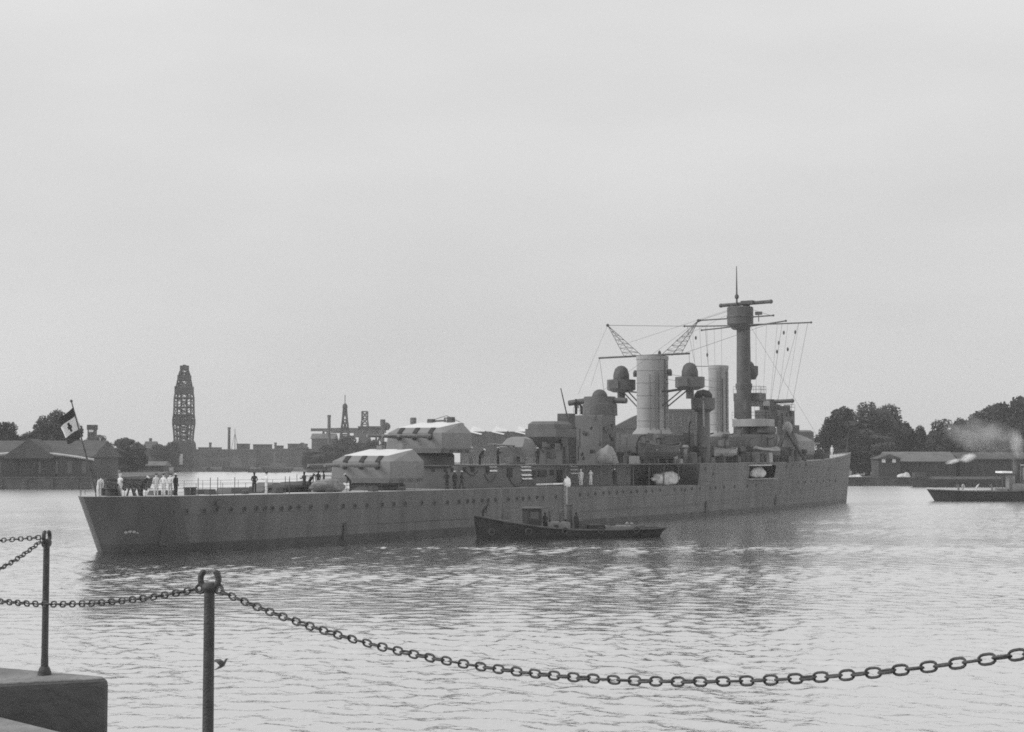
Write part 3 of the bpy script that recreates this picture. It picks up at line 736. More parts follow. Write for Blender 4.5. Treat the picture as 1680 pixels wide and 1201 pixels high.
# ---- bridge
sblock('bridge_house', 1200, 1276, 712, 762, 4.2, 5.4, 'steel')
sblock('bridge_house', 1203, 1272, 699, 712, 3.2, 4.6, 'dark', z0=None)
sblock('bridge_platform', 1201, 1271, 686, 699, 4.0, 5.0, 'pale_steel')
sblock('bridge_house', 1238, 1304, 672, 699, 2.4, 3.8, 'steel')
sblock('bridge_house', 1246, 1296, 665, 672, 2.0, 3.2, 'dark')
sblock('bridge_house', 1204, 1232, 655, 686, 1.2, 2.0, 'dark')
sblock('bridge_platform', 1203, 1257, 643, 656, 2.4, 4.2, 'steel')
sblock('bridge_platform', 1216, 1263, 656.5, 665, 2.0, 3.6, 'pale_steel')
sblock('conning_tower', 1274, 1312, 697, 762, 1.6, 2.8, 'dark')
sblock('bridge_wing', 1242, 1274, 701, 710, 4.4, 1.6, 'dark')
b = MB(); sR, zR = ship_at(1262, 659.5, 0)
b.lathe([(1.1, zR - 1.6), (1.1, zR - .3), (.8, zR + .4)], (sR, 0, 0), 16); b.tube([(sR, 2.3, zR), (sR, -3.8, zR + .1)], .3, 12); b.ball((sR, -3.8, zR + .1), .34); b.build('bridge_rangefinder', M['dark'], ship, True)
for k in range(7):
    px = 1262 + k * 5.4
    s, z = ship_at(px, 669 + k * .6, 2.0); b = MB(); b.box(s, s + .7, -1.9, -1.1, z - .3, z + random.uniform(.2, .8)); b.build('bridge_fitting', M['dark'], ship)
b = MB(); s, z = ship_at(1292, 697, 3.8); b.ball((s, -3.8, z - .5), .8, .8, 1.0, n=14); b.build('searchlight_hood', M['pale_steel'], ship, True)
# tripod derrick before the bridge (dark slanting legs)
b = MB(); s, z = ship_at(1288, 705, 4.5)
for ds, dp in ((-6, .6), (6.5, .6), (1, -2)): b.tube([(s, -4.5, z), (s + ds, -4.5 - dp, 7.1)], .22, 6)
b.build('derrick_legs', M['dark'], ship)
# ventilators, lockers and clutter along the boat deck
cl = random.Random(3)
for k in range(26):
    px = 1030 + k * 10.5; pf = cl.uniform(4.4, 6.6)
    s, z = ship_at(px, 757, pf); hgt = cl.uniform(.5, 1.9)
    b = MB()
    if k % 3 == 0:
        b.lathe([(.28, 0), (.26, hgt), (.45, hgt + .25), (.4, hgt + .5), (.1, hgt + .55)], n=12); nm = 'ventilator'
    else:
        b.box(-cl.uniform(.4, .9), cl.uniform(.4, .9), -.4, .4, 0, hgt * .8, 0, (.04, .04)); nm = 'deck_locker'
    b.build(nm, M[cl.choice(['steel', 'dark', 'dark', 'pale_steel'])], ship, loc=(s, -pf, 7.05 + .02))
gr = random.Random(11)
for k in range(70):
    px0, px1, y0, y1, p_, mm = gr.choice([(945, 1006, 684, 750, 2.2, 'steel'), (885, 930, 722, 756, 3.2, 'steel'), (1030, 1200, 738, 756, 4.0, 'dark'), (1205, 1272, 716, 756, 4.2, 'steel'), (1242, 1300, 676, 696, 2.4, 'steel'), (1040, 1110, 714, 733, 2.75, 'steel')])
    px_, py_ = gr.uniform(px0, px1), gr.uniform(y0, y1); s, z = ship_at(px_, py_, p_)
    b = MB(); kind_ = gr.random()
    if kind_ < .4: b.box(-gr.uniform(.15, .6), gr.uniform(.15, .6), -gr.uniform(.12, .5), .02, -gr.uniform(.1, .6), gr.uniform(.1, .6), 0, (.02, .02)); nm = 'wall_locker'
    elif kind_ < .75: b.tube([(0, -.12, -gr.uniform(.3, 1.2)), (0, -.12, gr.uniform(.3, 1.6))], gr.uniform(.05, .11), 6); nm = 'wall_pipe'
    else: b.lathe([(.3, -.03), (.33, .1), (.24, .16)], n=10); nm = 'wall_port'
    o = b.build(nm, M[gr.choice(['steel', 'dark', 'dark', 'hull'])], ship, loc=(s, -p_ - .02, z))
    if nm == 'wall_port': o.rotation_euler = (R(90), 0, 0)
for k in range(46):
    px_ = gr.uniform(1012, 1335); pf = gr.uniform(-1.0, 5.6); yb = gr.choice([757, 757, 738, 726]); s, z = ship_at(px_, yb, pf); kind_ = gr.random(); b = MB(); h_ = gr.uniform(.6, 2.2)
    z = 7.05 if yb == 757 else 9.38
    if z > 9 and not (91 < s < 133 and abs(pf) < 3.8): z = 7.05
    if kind_ < .3: b.tube([(0, 0, 0), (0, 0, h_ + 1.2), (.5, 0, h_ + 1.6)], .09, 6); nm = 'deck_davit'
    elif kind_ < .55: b.lathe([(.35, 0), (.32, h_), (.5, h_ + .2), (.45, h_ + .55), (.1, h_ + .6)], n=12); nm = 'ventilator'
    elif kind_ < .8: b.box(-gr.uniform(.5, 1.4), gr.uniform(.5, 1.4), -.5, .5, 0, h_, 0, (.05, .05)); nm = 'deck_locker'
    else: b.lathe([(.75, 0), (.75, .9)], n=14); nm = 'rope_reel'
    if 6.9 < z: b.build(nm, M[gr.choice(['steel', 'dark', 'dark', 'hull', 'pipe'])], ship, loc=(s, -pf, z))
# railings round the upper platforms
for px0, px1, py, p_, dep in ((941, 1010, 680, 2.2, 4.2), (1203, 1257, 643, 2.4, 4.2), (1201, 1271, 686, 4.0, 5.0), (1238, 1304, 672, 2.4, 3.8), (880, 932, 718, 3.2, 3.6)):
    s0 = ship_at(px0, py + 5, p_ - dep)[0]; s1 = ship_at(px1, py + 5, p_)[0]; z = ship_at((px0 + px1) / 2, py, p_)[1]
    cs = [(s0, -p_ + dep), (s0, -p_), (s1, -p_), (s1, -p_ + dep)]; b = MB()
    for h_ in (1.0, .55): b.tube([(x, y, z + h_) for x, y in cs], .02, 4)
    for (xa1, ya1), (xb1, yb1) in zip(cs, cs[1:]):
        for q in range(5): b.tube([(xa1 + (xb1 - xa1) * q / 5, ya1 + (yb1 - ya1) * q / 5, z - .05), (xa1 + (xb1 - xa1) * q / 5, ya1 + (yb1 - ya1) * q / 5, z + 1.0)], .022, 4)
    b.build('railing', M['dark'], ship)
# A turret, forward, mostly hidden by the bridge
ta = part('gun_turret', (141.5, 0, 8.2), ship, math.pi)
b = MB(); b.loft([oct_ring(-3.1, 3.3, 3.45, .3, 0, 0), oct_ring(-3.2, 3.4, 3.6, .2, .5, .5), oct_ring(-3.05, 3.4, 3.5, .18, 2.15, 2.15), oct_ring(-2.3, 2.7, 2.65, .18, 2.7, 3.35)]); b.build('gun_house', M['turret'], ta)
b = MB(); b.lathe([(2.75, -1.1), (2.75, -.25), (2.55, -.01)], n=28); b.build('barbette', M['steel'], ta, True)
for yy in (-1.75, 0, 1.75):
    b = MB(); b.tube([(-2.6, yy, 1.7), (-9.4, yy, 1.8)], .22, 12, r2=.13); b.build('gun_barrel', M['turret'], ta, True)
sF, zF = ship_at(1328, 706, 1.0)
b = MB(); b.lathe([(2.0, 7.0), (2.0, zF - .3), (1.5, zF)], (sF - 1, 0, 0), 20); b.build('forward_director', M['steel'], ship, True)
# breakwater and bulwark at the bow
b = MB(); pts = []
for q in (.86, .89, .92, .95, .97, .985, .997): pts.append((q * 169, -lerp_table(FD, q) + .05, lerp_table(ZF, q) + .06))
b.tube(pts, .09, 6); b.tube([(x, -y, z) for x, y, z in pts], .09, 6); b.build('bulwark_lip', M['pale_steel'], ship, True)
b = MB(); b.box(-.15, .15, -4.2, 4.2, 0, 1.1); b.build('breakwater', M['steel'], ship, loc=(149, 0, 7.3))
# jackstaff
b = MB(); b.tube([(167, 0, 8.4), (168.3, 0, 12.2)], .07, 6, r2=.04); b.tube([(164, 1.2, 8.3), (168.1, 0, 11.6)], .03, 4); b.build('jackstaff', M['dark'], ship)
# ---- railings: posts and wires along the deck edge
def railing(qs, T, Z, sg, hgt=1.05, extra=0):
    b = MB(); tops = []
    for q in qs:
        z = lerp_table(Z, q); s, h = hull_pt(q, z, z, lerp_table(T, q), lerp_table(T, q)); y = sg * (h - .18)
        b.tube([(s, y, z - .02), (s, y, z + hgt)], .022, 5); tops.append((s, y, z))
    for f in (1.0, .62, .3): b.tube([(x, y, z + hgt * f) for x, y, z in tops], .012, 4)
    b.build('railing', M['steel'], ship)
qs_aft = [.004, .012, .02, .032, .045, .06, .075, .09, .105, .12, .135, .15, .165, .18, .195, .21, .225, .24, .255, .27, .285, .3, .315, .33, .345, .36]
railing(qs_aft, WD, ZD, 1); railing(qs_aft, WD, ZD, -1)
qs_f = [.58 + .016 * k for k in range(26)]
railing(qs_f, FD, ZF, -1); railing(qs_f, FD, ZF, 1)
b = MB(); tops = []
for k in range(26):
    s = 44 + k * 1.95; y = -6.15 if s < 62 else -7.3
    b.tube([(s, y, 7.08), (s, y, 8.1)], .022, 5); tops.append((s, y, 7.08))
for f in (1, .6, .3): b.tube([(x, y, z + f) for x, y, z in tops], .012, 4)
b.build('railing', M['steel'], ship)
# awning stanchions on the quarterdeck
st0 = None
for px, py, p in ((325, 806, 5.3), (345, 806, 5.3), (357, 806, 5.3), (385, 805, 5.5), (468, 803, 5.6), (475, 803, 5.6), (157, 812, 1.2), (487, 803, -5), (520, 802, -5)):
    s, z = ship_at(px, py, p)
    if st0 is None:
        b = MB(); b.lathe([(.035, 0), (.03, 1.55)], n=6); st0 = b.build('awning_stanchion', M['dark'], ship); o = st0
    else: o = copy_part(st0, ship)
    o.location = (s, -p, 4.66)
# mooring bitts, hatches, capstan on the quarterdeck
for px, p in ((307, 3.5), (317, 3.5), (170, -1.0), (178, .5), (187, .5)):
    s, _ = ship_at(px, 810, p)
    b = MB(); b.lathe([(.30, 0), (.26, .1), (.24, .6), (.32, .66), (.32, .74)], n=14); b.build('mooring_bitt', M['dark'], ship, True, loc=(s, -p, 4.65))
for px, p, w_, l_, h_ in ((330, 1.0, 1.6, 2.4, .45), (385, .5, 2.0, 3.0, .5), (445, 0, 2.4, 4.0, .55), (265, 1.0, .9, 2.6, .45)):
    s, _ = ship_at(px, 808, p)
    b = MB(); b.box(-l_ / 2, l_ / 2, -w_ / 2, w_ / 2, 0, h_, 0, (.15, .15)); b.build('deck_hatch', M['dark'] if px in (265, 330) else M['steel'], ship, loc=(s, -p, 4.66))
s, _ = ship_at(440, 805, .5)
b = MB(); b.loft([[(-2.4, -1.2, 0), (2.4, -1.2, 0), (2.4, 1.2, 0), (-2.4, 1.2, 0)], [(-.3, -1.0, .85), (.3, -1.0, .85), (.3, 1.0, .85), (-.3, 1.0, .85)]]); b.build('skylight', M['steel'], ship, loc=(s, -.5, 4.7))
for px0, px1, p in ((208, 220, 1.4), (219, 229, 1.2), (184, 194, .6)):
    sa, _ = ship_at(px0, 812, p); sb_, _ = ship_at(px1, 812, p); mid = (sa + sb_) / 2
    b = MB(); b.tube([(sa, -p, 4.66), (mid, -p, 5.75)], .08, 6); b.tube([(sb_, -p, 4.66), (mid, -p, 5.75)], .08, 6); b.tube([(mid, -p - .7, 4.66), (mid, -p, 5.75)], .08, 6); b.tube([(sa - .5, -p, 5.9), (mid, -p, 5.75), (sb_ + .8, -p, 5.2)], .11, 6)
    b.build('deck_trestle', M['dark'], ship)
for px, p, L_ in ((345, 3.0, .9), (372, -1.0, .7), (402, 3.8, .8), (455, 4.2, 1.0), (476, -2.5, 1.2), (540, 5.2, .7), (612, 6.2, .9), (660, 6.2, .6)):
    s, _ = ship_at(px, 808, p)
    b = MB(); b.lathe([(.34, 0), (.36, .3), (.3, .34), (.12, .36)], n=12) if L_ < .85 else b.box(-L_ / 2, L_ / 2, -.3, .3, 0, .5, 0, (.05, .05))
    b.build('rope_reel' if L_ < .85 else 'deck_locker', M['dark'], ship, loc=(s, -p, 4.66))
b = MB(); sa, _ = ship_at(392, 808, 2.0); b.tube([(sa - 3, -1.8, 4.72), (sa - 1, -2.6, 4.7), (sa + 2, -2.2, 4.72), (sa + 4.5, -3.4, 4.7)], .07, 6); b.build('mooring_hawser', M['dark'], ship)
# ensign staff
es_s, es_z = ship_at(160, 813, 0)
top_s, top_z = ship_at(117, 658, 0)
b = MB(); b.tube([(es_s, 0, 4.6), (top_s, 0, top_z)], .085, 8, r2=.05); b.ball((top_s, 0, top_z), .12)
for yy in (-.9, .9): b.tube([(es_s + 1.6, yy, 4.65), (es_s + (top_s - es_s) * .33, 0, 4.6 + (top_z - 4.6) * .33)], .05, 6)
b.build('ensign_staff', M['dark'], ship, True)

# ------------------------------------------------------------------ ensign
def flag():
    hoist_t, hoist_b = Vector(ship_world(*(lambda a: (a[0], .06, a[1]))(ship_at(119.5, 668, 0)))), Vector(ship_world(*(lambda a: (a[0], .06, a[1]))(ship_at(136, 716, 0))))
    fx = Vector((-1.3, -.25, -1.0)) * 1.0
    nu, nv = 20, 18
    mb = MB(); P = {}
    for th in (0, 1):
        for i in range(nu + 1):
            for j in range(nv + 1):
                u, v = i / nu, j / nv
                base = hoist_t.lerp(hoist_b, v * (1 - .16 * u) + .05 * u)
                p = base + fx * u * (1 - .12 * v) + Vector((.10 * math.sin(6 * u + 3 * v), .22 * math.sin(7.5 * u - 2 * v), .12 * math.sin(5 * u + 1.0) * u)) * u + Vector((0, .008 * th, 0))
                P[th, i, j] = len(mb.v); mb.v.append(tuple(p))
    for th in (0, 1):
        for i in range(nu):
            for j in range(nv):
                mb.f.append((P[th, i, j], P[th, i + 1, j], P[th, i + 1, j + 1], P[th, i, j + 1]))
                mi = 0 if j < 5 else (1 if j < 13 else 2)
                uu, vv = (i + .5) / nu - .5, (j + .5) / nv - .5
                if mi == 1 and max(abs(uu) * 1.5, abs(vv)) < .17 and min(abs(uu) * 1.5, abs(vv)) < .06: mi = 0
                mb.m.append(mi)
    o = mb.build('flag', [mat('flag_black', .035, .1, 3, .9), mat('flag_white', .6, .05, 3, .9), mat('flag_red', .055, .1, 3, .9)], None, True)
    tag(o, 'drooping dark white and dark striped ensign with a dark cross at the stern staff', 'flag')
flag()

# ------------------------------------------------------------------ ship's boats, canvas and other loose things
def boat_mesh(L_, B_, D_, name, m, label, cat, loc, rz, group=None, inner='dark', cover=None, thwarts=3):
    t = thing(name, label, cat, loc, rz, group)
    def ring(k, e=0.0):
        x = (k - .5) * L_; b_ = B_ / 2 * (1 - abs(2 * k - 1) ** 2.6) + .04; zt = D_ + .28 * D_ * abs(2 * k - 1) ** 2
        return [(x, -b_ + e, zt), (x, -b_ * .92 + e, D_ * .55), (x, -b_ * .5 + e * .5, D_ * .12), (x, 0, 0 + e * .6), (x, b_ * .5 - e * .5, D_ * .12), (x, b_ * .92 - e, D_ * .55), (x, b_ - e, zt)]
    mb = MB(); ks = [i / 14 for i in range(15)]
    rr = [ring(k) for k in ks]
    for a, c in zip(rr, rr[1:]):
        for i in range(6): mb.add([a[i], c[i], c[i + 1], a[i + 1]], [(0, 1, 2, 3)])
    for a, flip in ((rr[0], 0), (rr[-1], 1)): mb.add(a, [tuple(range(7))])
    ri = [ring(k, .06) for k in ks]
    for a, c in zip(ri, ri[1:]):
        for i in range(6): mb.add([a[i], a[i + 1], c[i + 1], c[i]], [(0, 1, 2, 3)], 1)
    mb.build('boat_hull', [M[m], M[inner]], t, True)
    g_ = MB()
    for sg in (0, 6): g_.tube([r[sg] for r in rr], .07, 6)
    g_.build('gunwale', M['steel' if m == 'dark' else m], t, True)
    for k in range(thwarts):
        x = (-.28 + .28 * k) * L_; b_ = B_ / 2 * .9
        q = MB(); q.box(x - .14, x + .14, -b_ * .9, b_ * .9, D_ * .7, D_ * .76); q.build('thwart', M['deck'], t)
    if cover:
        c_ = MB(); rings = []
        for k in ks[1:-1]:
            x = (k - .5) * L_; b_ = B_ / 2 * (1 - abs(2 * k - 1) ** 2.6) + .1; zt = D_ + .28 * D_ * abs(2 * k - 1) ** 2
            rings.append([(x, -b_, zt + .03), (x, -b_ * .5, zt + .35), (x, 0, zt + .5), (x, b_ * .5, zt + .35), (x, b_, zt + .03)])
        c_.loft(rings); c_.build('boat_cover', M[cover], t, True)
    return t
def on_ship(px, py, p):
    s, z = ship_at(px, py, p); return s, z
def cradle(s, p, z):     # the ship's own chocks and davits under a boat
    b = MB()
    for ds in (-2.2, 2.2): b.box(s + ds - .15, s + ds + .15, -p - .9, -p + .9, 7.08, z + .25)
    b.build('boat_chock', M['dark'], ship)
    for ds in (-3.2, 3.2):
        b = MB(); b.tube([(s + ds, -p + 1.6, 7.08), (s + ds, -p + 1.6, z + 2.2), (s + ds, -p + 1.1, z + 3.0), (s + ds, -p + .2, z + 3.2)], .1, 6); b.build('davit', M['dark'], ship)
s, z = on_ship(1083, 758, 5.6)
boat_mesh(11.0, 2.9, 1.75, 'pinnace', 'dark', 'large dark pinnace stowed abreast of the after funnel', 'boat', ship_world(s, 5.6, 7.5), HEAD, 'boats stowed on the cruiser'); cradle(s, 5.6, 7.5)
s, z = on_ship(1190, 748, 6.2)
boat_mesh(7.0, 2.0, .95, 'cutter', 'pale_steel', 'pale grey cutter hung below the fore funnel', 'boat', ship_world(s, 6.2, 7.9), HEAD, 'boats stowed on the cruiser'); cradle(s, 6.2, 7.9)
s, z = on_ship(1258, 745, 5.5)
boat_mesh(9.0, 2.4, 1.2, 'launch', 'dark', 'dark covered launch stowed beside the bridge', 'boat', ship_world(s, 5.5, 7.5), HEAD, 'boats stowed on the cruiser', cover='dull_canvas'); cradle(s, 5.5, 7.5)

def bundle(name, label, cat, loc, rz, L_, W_, H_, m='canvas', taper=.25, seed=1, neck=True, low=.42):
    """a lumpy cloth covered heap that sits flat on what carries it"""
    rnd = random.Random(seed); mb = MB(); rings = []; ph = [rnd.uniform(0, 6.28) for _ in range(8)]
    for i in range(25):
        k = i / 24; x = (k - .5) * L_
        r = max(.04, math.sin(math.pi * min(1, max(0, k * .97 + .015))) ** .38) * (1 - taper * (1 - k)) * (1 + .07 * math.sin(9 * k + ph[0]))
        if neck and k < .14: r *= .5
        ring = []
        for q in range(20):
            a = 2 * math.pi * q / 20
            rr = r * (1 + .08 * math.sin(3 * a + 5 * k + ph[1]) + .06 * math.sin(5 * a - 13 * k + ph[2]) + .045 * math.sin(2 * a + 21 * k + ph[3]))
            ring.append((x + .03 * L_ * math.sin(2 * a + ph[4]), W_ / 2 * rr * math.cos(a), max(0, H_ * low + H_ * (1 - low) * rr * math.sin(a))))
        rings.append(ring)
    mb.loft(rings); o = mb.build(name, M[m], None, True); o.location = loc; o.rotation_euler = (0, 0, rz)
    return tag(o, label, cat)
s, z = on_ship(1092, 793, 6.6)
bundle('canvas_bundle', 'pale canvas covered bundle lashed in the side gallery below the after funnel', 'canvas bundle', ship_world(s, 6.5, 4.38), HEAD, 7.0, 1.7, 1.75)
s, z = on_ship(1090, 780, 6.2)
s, z = on_ship(1250, 786, 7.6)
bundle('canvas_bundle', 'pale canvas wrapped bundle bulging from the opening in the bow side', 'canvas bundle', ship_world((so + eo) / 2 - .6, side_hb((so + eo) / 2, 5.5) - .25, 4.95), HEAD, 4.6, 1.5, 1.6, seed=4, neck=False)
s, z = on_ship(998, 760, 5.8)
bundle('tarpaulin_heap', 'pale tarpaulin draped over a rounded heap beside the control tower', 'tarpaulin', ship_world(s, 5.6, 7.08), HEAD, 3.8, 2.2, 2.2, 'tarp', .05, 6, False, .03)
s, z = on_ship(930, 796, 7.2)
bundle('canvas_heap', 'small white crumpled canvas heap where the hull steps out', 'canvas heap', ship_world(s + .2, 7.1, 4.5), HEAD, 1.3, .6, 1.15, 'white', .0, 9, False)
s, z = on_ship(480, 806, 1.5)
bundle('tarpaulin_heap', 'dark low tarpaulin heap on the quarterdeck aft of the lower turret', 'tarpaulin', ship_world(s, 1.5, 4.66), HEAD, 7.5, 2.4, 1.15, 'dark', .5, 11, False)
s, z = on_ship(537, 800, 4.0)
bundle('tarpaulin_heap', 'dull grey covered heap under the muzzles of the lower turret', 'tarpaulin', ship_world(s, 4.0, 4.66), HEAD, 4.6, 1.8, 1.3, 'dull_canvas', .2, 12, False)
s, z = on_ship(265, 808, .5)

# ------------------------------------------------------------------ people
def person_mesh(pose):
    """one continuous skinned body, feet at the origin, facing -Y"""
    V = []; E_ = []; RR = []; TAGS = []
    def add(p, r, parent=None, tg='coat'):
        V.append(Vector(p)); RR.append(r); TAGS.append(tg); i = len(V) - 1
        if parent is not None: E_.append((parent, i))
        return i
    lean = {'stand': 0, 'behind': 0, 'walk': .05, 'bend': .75, 'arms': 0}[pose]
    def up(x, y, z):   # bend the upper body forward about the hips
        c, s = math.cos(lean), math.sin(lean); dz = z - .95
        return (x, y * c - dz * s, .95 + dz * c + y * s)
    pel = add((0, 0, .95), .15, None, 'leg'); sp = add(up(0, 0, 1.15), .14, pel); ch = add(up(0, .005, 1.34), .165, sp)
    nk = add(up(0, 0, 1.49), .055, ch, 'skin'); h1 = add(up(0, -.015, 1.57), .075, nk, 'skin'); h2 = add(up(0, -.005, 1.66), .088, h1, 'skin'); h3 = add(up(0, .0, 1.72), .06, h2, 'skin')
    add(up(0, -.11, 1.61), .014, h1, 'skin')
    for sg in (1, -1):
        add(up(sg * .098, .005, 1.63), .014, h2, 'skin')
        sh = add(up(sg * .19, 0, 1.41), .075, ch)
        if pose == 'behind': el, wr, ha = (sg * .27, .09, 1.14), (sg * .12, .17, .98), (sg * .05, .18, .93)
        elif pose == 'arms': el, wr, ha = (sg * .27, -.08, 1.16), (sg * .17, -.3, 1.2), (sg * .14, -.38, 1.23)
        elif pose == 'bend': el, wr, ha = (sg * .24, -.12, 1.2), (sg * .2, -.3, 1.1), (sg * .18, -.36, 1.05)
        elif pose == 'walk': el, wr, ha = (sg * .24, sg * .12, 1.15), (sg * .25, sg * .16 - .12, .92), (sg * .25, sg * .17 - .15, .84)
        else: el, wr, ha = (sg * .235, .02, 1.14), (sg * .25, -.04, .9), (sg * .25, -.06, .82)
        e = add(up(*el), .058, sh); wv = add(up(*wr), .038, e); hd = add(up(*ha), .034, wv, 'skin')
        d = (V[hd] - V[wv]).normalized(); sd_ = d.cross(Vector((sg, 0, 0.01))).normalized()
        for k, (o_, ln) in enumerate(((-.03, .07), (-.01, .085), (.01, .08), (.03, .065))):
            f1_ = add(V[hd] + sd_ * o_ + d * .035, .0095, hd, 'skin'); add(V[f1_] + d * ln * .55 + Vector((-sg * .012, -.01, 0)), .0085, f1_, 'skin')
        th_ = add(V[hd] - sd_ * .035 + Vector((-sg * .012, -.02, 0)), .010, hd, 'skin'); add(V[th_] + d * .035 - sd_ * .012, .009, th_, 'skin')
        st_ = sg * .2 if pose == 'walk' else 0
        hp = add((sg * .1, 0, .86), .108, pel, 'leg'); kn = add((sg * .105, -.03 + st_ * .6, .5), .086, hp, 'leg'); an = add((sg * .105, .03 + st_, .10 + (.03 if st_ > 0 else 0)), .078, kn, 'leg')
        add((sg * .11, .07 + st_, .035), .036, an, 'shoe'); add((sg * .115, -.13 + st_, .03), .033, an, 'shoe')
    me = bpy.data.meshes.new('person_frame'); me.from_pydata(V, E_, [])
    o = bpy.data.objects.new('person_frame', me); COL.objects.link(o)
    md = o.modifiers.new('skin', 'SKIN'); md.use_smooth_shade = True
    if not me.skin_vertices:
        bm_ = bmesh.new(); bm_.from_mesh(me); bm_.verts.layers.skin.verify(); bm_.to_mesh(me); bm_.free()
    for i, sv in enumerate(me.skin_vertices[0].data): sv.radius = (RR[i], RR[i] * (.8 if TAGS[i] == 'coat' else 1)); sv.use_root = (i == 0)
    sbm = o.modifiers.new('sub', 'SUBSURF'); sbm.levels = 1; sbm.render_levels = 1
    dg = bpy.context.evaluated_depsgraph_get(); dg.update()
    out = bpy.data.meshes.new_from_object(o.evaluated_get(dg))
    bpy.data.objects.remove(o); bpy.data.meshes.remove(me)
    order = {'coat': 0, 'leg': 1, 'skin': 2, 'shoe': 3}
    for p in out.polygons:
        c = p.center; best = (9, 0)
        for a, b_ in E_:
            d = V[b_] - V[a]; t_ = max(0, min(1, (c - V[a]).dot(d) / max(1e-9, d.dot(d))))
            dist = (c - V[a] - d * t_).length / max(.02, RR[b_])
            if dist < best[0]: best = (dist, order[TAGS[b_]])
        p.material_index = best[1]
    head = Vector(up(0, 0, 1.70))
    return out, head, lean
PM = {}
def person(px, py, p, pose, top, leg, face, label, capm='whites', deck_z=None, world=None, group='crew of the cruiser'):
    if pose not in PM: PM[pose] = person_mesh(pose)
    src, head, lean = PM[pose]
    if world is None:
        s, z = ship_at(px, py, p); world = ship_world(s, p, deck_z if deck_z is not None else z)
    t = thing('person', label, 'person', world, face, group); t.scale = (1.05, 1.05, 1.05)
    me = src.copy(); me.materials.clear()
    for m in (top, leg, 'skin', 'shoe'): me.materials.append(M[m])
    o = bpy.data.objects.new('body', me); COL.objects.link(o); o.parent = t
    b = MB(); b.lathe([(.09, -.02), (.095, .02), (.145, .05), (.14, .08), (.02, .095)], n=14)
    if capm: 
        c = b.build('cap', M[capm], t, True); c.location = head; c.rotation_euler = (lean, 0, 0)
    else:
        b = MB(); b.ball((0, .012, -.02), .095, .1, .085, half=True); c = b.build('hair', M['shoe'], t, True); c.location = head; c.rotation_euler = (lean, 0, 0)
    return t
QD = 4.68
person(162, 812, 0.6, 'bend', 'whites', 'whites', R(40), 'person in white working rig stooping at the foot of the ensign staff', None, QD)
person(197, 812, 0.8, 'stand', 'whites', 'whites', R(-30), 'person in white standing alone between the ensign staff and the dark trestles', 'whites', QD)
person(232, 812, 2.4, 'bend', 'navy', 'navy', R(80), 'person in dark uniform and white cap leaning left at the stern rail', 'whites', QD)
person(256, 811, 1.6, 'stand', 'whites', 'whites', R(20), 'person in white, leftmost of the trio beside a dark uniformed figure', 'navy', QD)
person(268, 811, 2.6, 'behind', 'whites', 'whites', R(160), 'person in white, middle of the trio beside a dark uniformed figure', 'navy', QD)
person(279, 811, 2.2, 'behind', 'whites', 'whites', R(170), 'person in white, right of the trio beside a dark uniformed figure', 'navy', QD)
person(288, 811, 3.2, 'stand', 'navy', 'navy', R(60), 'person in dark uniform and white cap at the right end of the stern group', 'whites', QD)
person(417, 808, 2.2, 'behind', 'navy', 'navy', R(0), 'person in dark uniform standing alone in the middle of the quarterdeck', 'navy', QD)
person(437, 809, 3.4, 'arms', 'whites', 'whites', R(-60), 'person in white with dark cap right of the lone dark uniformed figure', 'navy', QD)
person(499, 808, 2.6, 'arms', 'navy', 'whites', R(-40), 'person in dark jumper and white trousers aft of the lower turret', 'navy', QD)
person(507, 809, 2.8, 'bend', 'navy', 'greycloth', R(60), 'person in dark clothes stooping beside white trousers aft of the lower turret', 'navy', QD)
person(522, 806, -2.0, 'stand', 'navy', 'whites', R(10), 'person in dark jacket and pale trousers below the muzzles of the lower turret', 'navy', QD)
person(531, 806, -2.6, 'stand', 'navy', 'whites', R(-70), 'person in dark jacket below the gun barrels, next to the grey covered heap', 'navy', QD)
person(575, 804, 4.6, 'bend', 'navy', 'navy', R(-90), 'person in dark clothes stooping beneath the lower turret', 'whites', QD)
person(746, 801, 6.6, 'stand', 'navy', 'navy', R(30), 'person in dark uniform and white cap by the deckhouse wall, left of two', 'whites', 4.62)
person(757, 801, 6.7, 'walk', 'navy', 'whites', R(100), 'person in dark jacket and pale trousers walking by the deckhouse wall', 'whites', 4.62)
person(733, 801, 6.5, 'behind', 'navy', 'navy', R(170), 'person in dark clothes and dark cap close against the deckhouse wall', 'navy', 4.62)
person(774, 760, 4.2, 'stand', 'greycloth', 'greycloth', R(-20), 'person in grey with pale cap beside the upper turret', 'whites', 7.1)
person(787, 760, 4.4, 'bend', 'navy', 'navy', R(70), 'person in dark clothes crouching under the flak gun barrels', 'whites', 7.1)
person(817, 760, 4.2, 'arms', 'navy', 'navy', R(60), 'person in dark uniform and white cap at the flak gun', 'whites', 7.1)
person(882, 760, 4.6, 'stand', 'navy', 'navy', R(10), 'person in dark uniform and pale cap below the raised gun tub', 'whites', 7.1)
person(953, 795, 7.2, 'stand', 'whites', 'greycloth', R(-10), 'person in pale top in the side gallery next to louvred vents', 'whites', 4.62)
person(969, 795, 7.0, 'arms', 'whites', 'greycloth', R(20), 'person with bright white shirt and grey trousers in the side gallery', None, 4.62)
person(1008, 795, 7.3, 'stand', 'navy', 'navy', R(-20), 'person in dark uniform with bright white cap in the side gallery', 'whites', 4.62)
person(1062, 795, 6.6, 'behind', 'navy', 'navy', R(120), 'person in dark uniform in the shaded gallery next to the canvas bundle', 'navy', 4.62)
s, z = ship_at(945, 680, 1.5)
person(0, 0, 0, 'stand', 'navy', 'navy', R(40), 'person in dark uniform on top of the aft control tower, taller of two', 'navy', world=ship_world(s, 1.5, z), )
s, z = ship_at(954, 680, 0)
